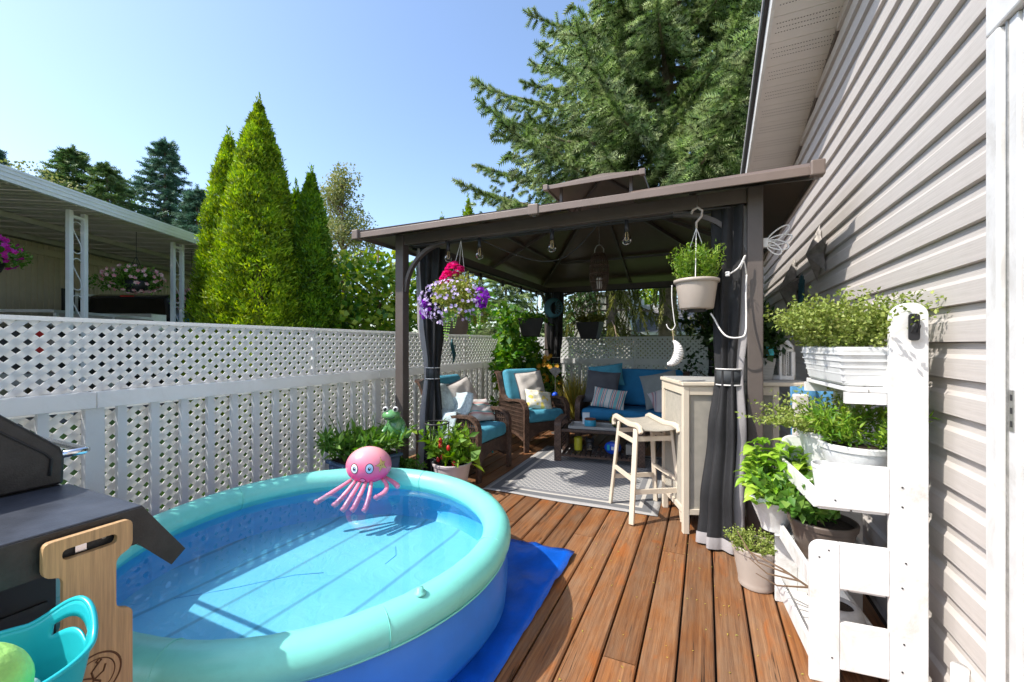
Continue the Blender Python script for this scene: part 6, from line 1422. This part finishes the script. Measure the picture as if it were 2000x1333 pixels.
for k in range(62): u = rng.uniform(0, 1); a = rng.uniform(0, 2*PI); s = math.sqrt(rng.uniform(0, 1))*1.05; cl.append(((s*math.cos(a)*1.1, s*math.sin(a)*1.1, .4+3.2*u*(1-.15*s)), (.36, .36, .33)))
broad('hazel_shrub', 'yellow-green broad leaved shrub between the cedars and the gazebo', (-6.1, 6.7, -.34), 3.8, cl, 95, .13, .11, 'maple', .05, 'shrub')
cl = [((rng.normal(0, .7), rng.normal(0, .7), .5+2.0*rng.uniform()), (.33, .33, .3)) for k in range(24)]
broad('hazel_shrub', 'green broad leaved shrub behind the hanging flower basket', (-4.7, 6.9, -.34), 2.6, cl, 95, .12, .10, 'vine', .05, 'shrub')
# row of trees beyond the carport
def D_(dep, px): a = math.atan(378/822); xc = (px-1000)/822; return (dep*(-math.sin(a)+xc*math.cos(a)), dep*(math.cos(a)+xc*math.sin(a)), .2)
conifer('fir_tree', 'tall dark blue fir standing above the carport roof', D_(27, 322), 14.0, 4.4, 1.5, 120, .62, .15, 'fir', 'conifers beyond the carport', .22, .35, tr=.25)
conifer('fir_tree', 'broad dark green conifer left of the tall fir', D_(25, 142), 12.6, 4.2, 1.5, 130, .55, .15, 'spruced', 'conifers beyond the carport', .2, .5, tr=.25, profile=lambda u: (1-u)**.8*(.75+.4*min(1, u*4)))
conifer('fir_tree', 'shorter green conifer between the broad conifer and the tall fir', D_(24, 210), 11.2, 3.6, 1.5, 100, .5, .14, 'spruced', 'conifers beyond the carport', .2, .4, tr=.2, profile=lambda u: (1-u)**.75)
conifer('fir_tree', 'dark conifer peeking in at the left picture edge', D_(26, -20), 13.4, 3.6, 1.5, 90, .6, .15, 'fir', 'conifers beyond the carport', .2, .4, tr=.2)
conifer('fir_tree', 'low dark conifer right of the tall fir beside the cedars', D_(25, 385), 10.2, 3.4, 1.5, 90, .55, .15, 'fir', 'conifers beyond the carport', .2, .4, tr=.2)
cl = [((rng.normal(0, 1.6), rng.normal(0, 1.2), 8.6+rng.normal(0, 1.5)), (.8, .8, .7)) for k in range(36)]
broad('maple_tree', 'pale leaved tree above the carport fascia at the left', D_(24, 55), 11.5, cl, 150, .16, .12, 'birch', .16)
for k, (dep, px, zc, rx) in enumerate(((30, 90, 9.2, 2.8), (30, 255, 8.6, 2.6), (31, 400, 7.6, 2.4))):
    cl = [((rng.normal(0, rx), rng.normal(0, 1.4), zc+rng.normal(0, 1.5)), (1.0, 1.0, .8)) for _ in range(26)]
    broad('background_tree', ('dark bushy tree behind the broad conifer', 'dark bushy tree behind the tall fir', 'dark bushy tree behind the left cedars')[k], D_(dep, px), 9.0, cl, 190, .24, .17, 'spruced', .16)
# trees and neighbour's house beyond the back fence
cl = [((rng.normal(0, 1.8), rng.normal(0, 1.2), 3.2+rng.normal(0, 1.3)), (.7, .7, .6)) for k in range(34)]
broad('maple_tree', 'bright green maple beyond the neighbour house roof', (-3.2, 22.0, -.34), 5.5, cl, 140, .18, .15, 'maple', .14)
cl = [((rng.normal(0, 1.0), rng.normal(0, .6), 1.5+rng.normal(0, .7)), (.5, .5, .5)) for k in range(24)]
broad('dark_shrub', 'dark shrub behind the back fence left of the conifer trunks', (-4.2, 10.8, -.34), 3.0, cl, 120, .11, .08, 'spruced', .06, 'shrub')
cl = [((rng.normal(0, .22), rng.normal(0, .25), 1.0+rng.uniform(-.4, .75)), (.2, .2, .2)) for k in range(20)]
broad('dark_shrub', 'dark leafy shrub in the back right corner by the house', (.25, 6.3, 0), 1.7, cl, 60, .09, .06, 'darkleaf', .03, 'shrub')
nh = thing('neighbour_house', 'neighbour house with grey shingle roof and beige wall beyond the back fence', 'house', (-3.1, 15.5, -.34))
MB().bx(-1.3, .75, -.5, 3, 0, 3.5).build('wall', 'housewall', nh)
for k in range(5): MB().bx(-1.3, .75, -.515, -.5005, .35+.62*k, .365+.62*k).build('wall_batten', 'housewall', nh)
MB().bx(.76, 4.6, .3, 4.6, 0, 2.1).build('wing_wall', 'housewall', nh)
rf = MB().add([(.70, -.2, 2.05), (4.8, -.2, 2.05), (4.8, 2.5, 3.05), (.70, 2.5, 3.05), (.70, -.2, 2.0), (4.8, -.2, 2.0), (4.8, 2.5, 3.0), (.7, 2.5, 3.0)], [(0,1,2,3), (7,6,5,4), (0,4,5,1), (1,5,6,2), (2,6,7,3), (3,7,4,0)]).build('roof', 'shingle', nh)
for k in range(14):
    q = k/14; MB().bar((.705, -.2+2.7*q, 2.062+q), (4.79, -.2+2.7*q, 2.062+q), .01, .012).build('shingle_course', 'shingle', rf)
MB().bx(.7, 4.8, -.24, -.205, 1.95, 2.06).build('gutter', 'carwhite', nh); MB().bx(.7, 4.8, 2.45, 2.6, 3.05, 3.25).build('ridge_board', 'carwhite', nh)
MB().prism([(-.2, 1.95), (-.2, 2.1), (-1.4, 2.9), (-1.4, 2.6)], .76, .80, 'x').build('barge_board', 'carwhite', nh)
wn = MB().bx(-.35, .05, -.53, -.5005, 1.6, 2.2).build('window', 'carwhite', nh); MB().bx(-.31, .01, -.535, -.5305, 1.65, 2.15).build('pane', 'carglass', wn)

# fallen bits on the deck
n = 90; P = np.stack([rng.uniform(-.7, .4, n), rng.uniform(1.4, 3.3, n), np.full(n, .003)], 1); a = rng.uniform(0, 2*PI, n)
V, F = leaves(P, np.stack([np.cos(a), np.sin(a), 0*a], 1), rng.uniform(.006, .018, n), .006, np.tile([0, 0, 1.], (n, 1)))
o = obj('fallen_petals', nmesh('fallen_petals', V, F, 'dry')); o['label'] = 'tiny dry leaf scraps scattered over the deck boards'; o['category'] = 'debris'; stuff(o)
# grill details
for y, z in ((.05, .79), (.3, .79), (.53, .79), (.57, .76)): MB().lathe([(0, 0), (.006, 0), (.005, .003), (0, .004)], 10).xf(Matrix.Translation((-1.3698, y, z)) @ Matrix.Rotation(R(90), 4, 'Y')).build('bolt', 'galv', shelf_, world=True)
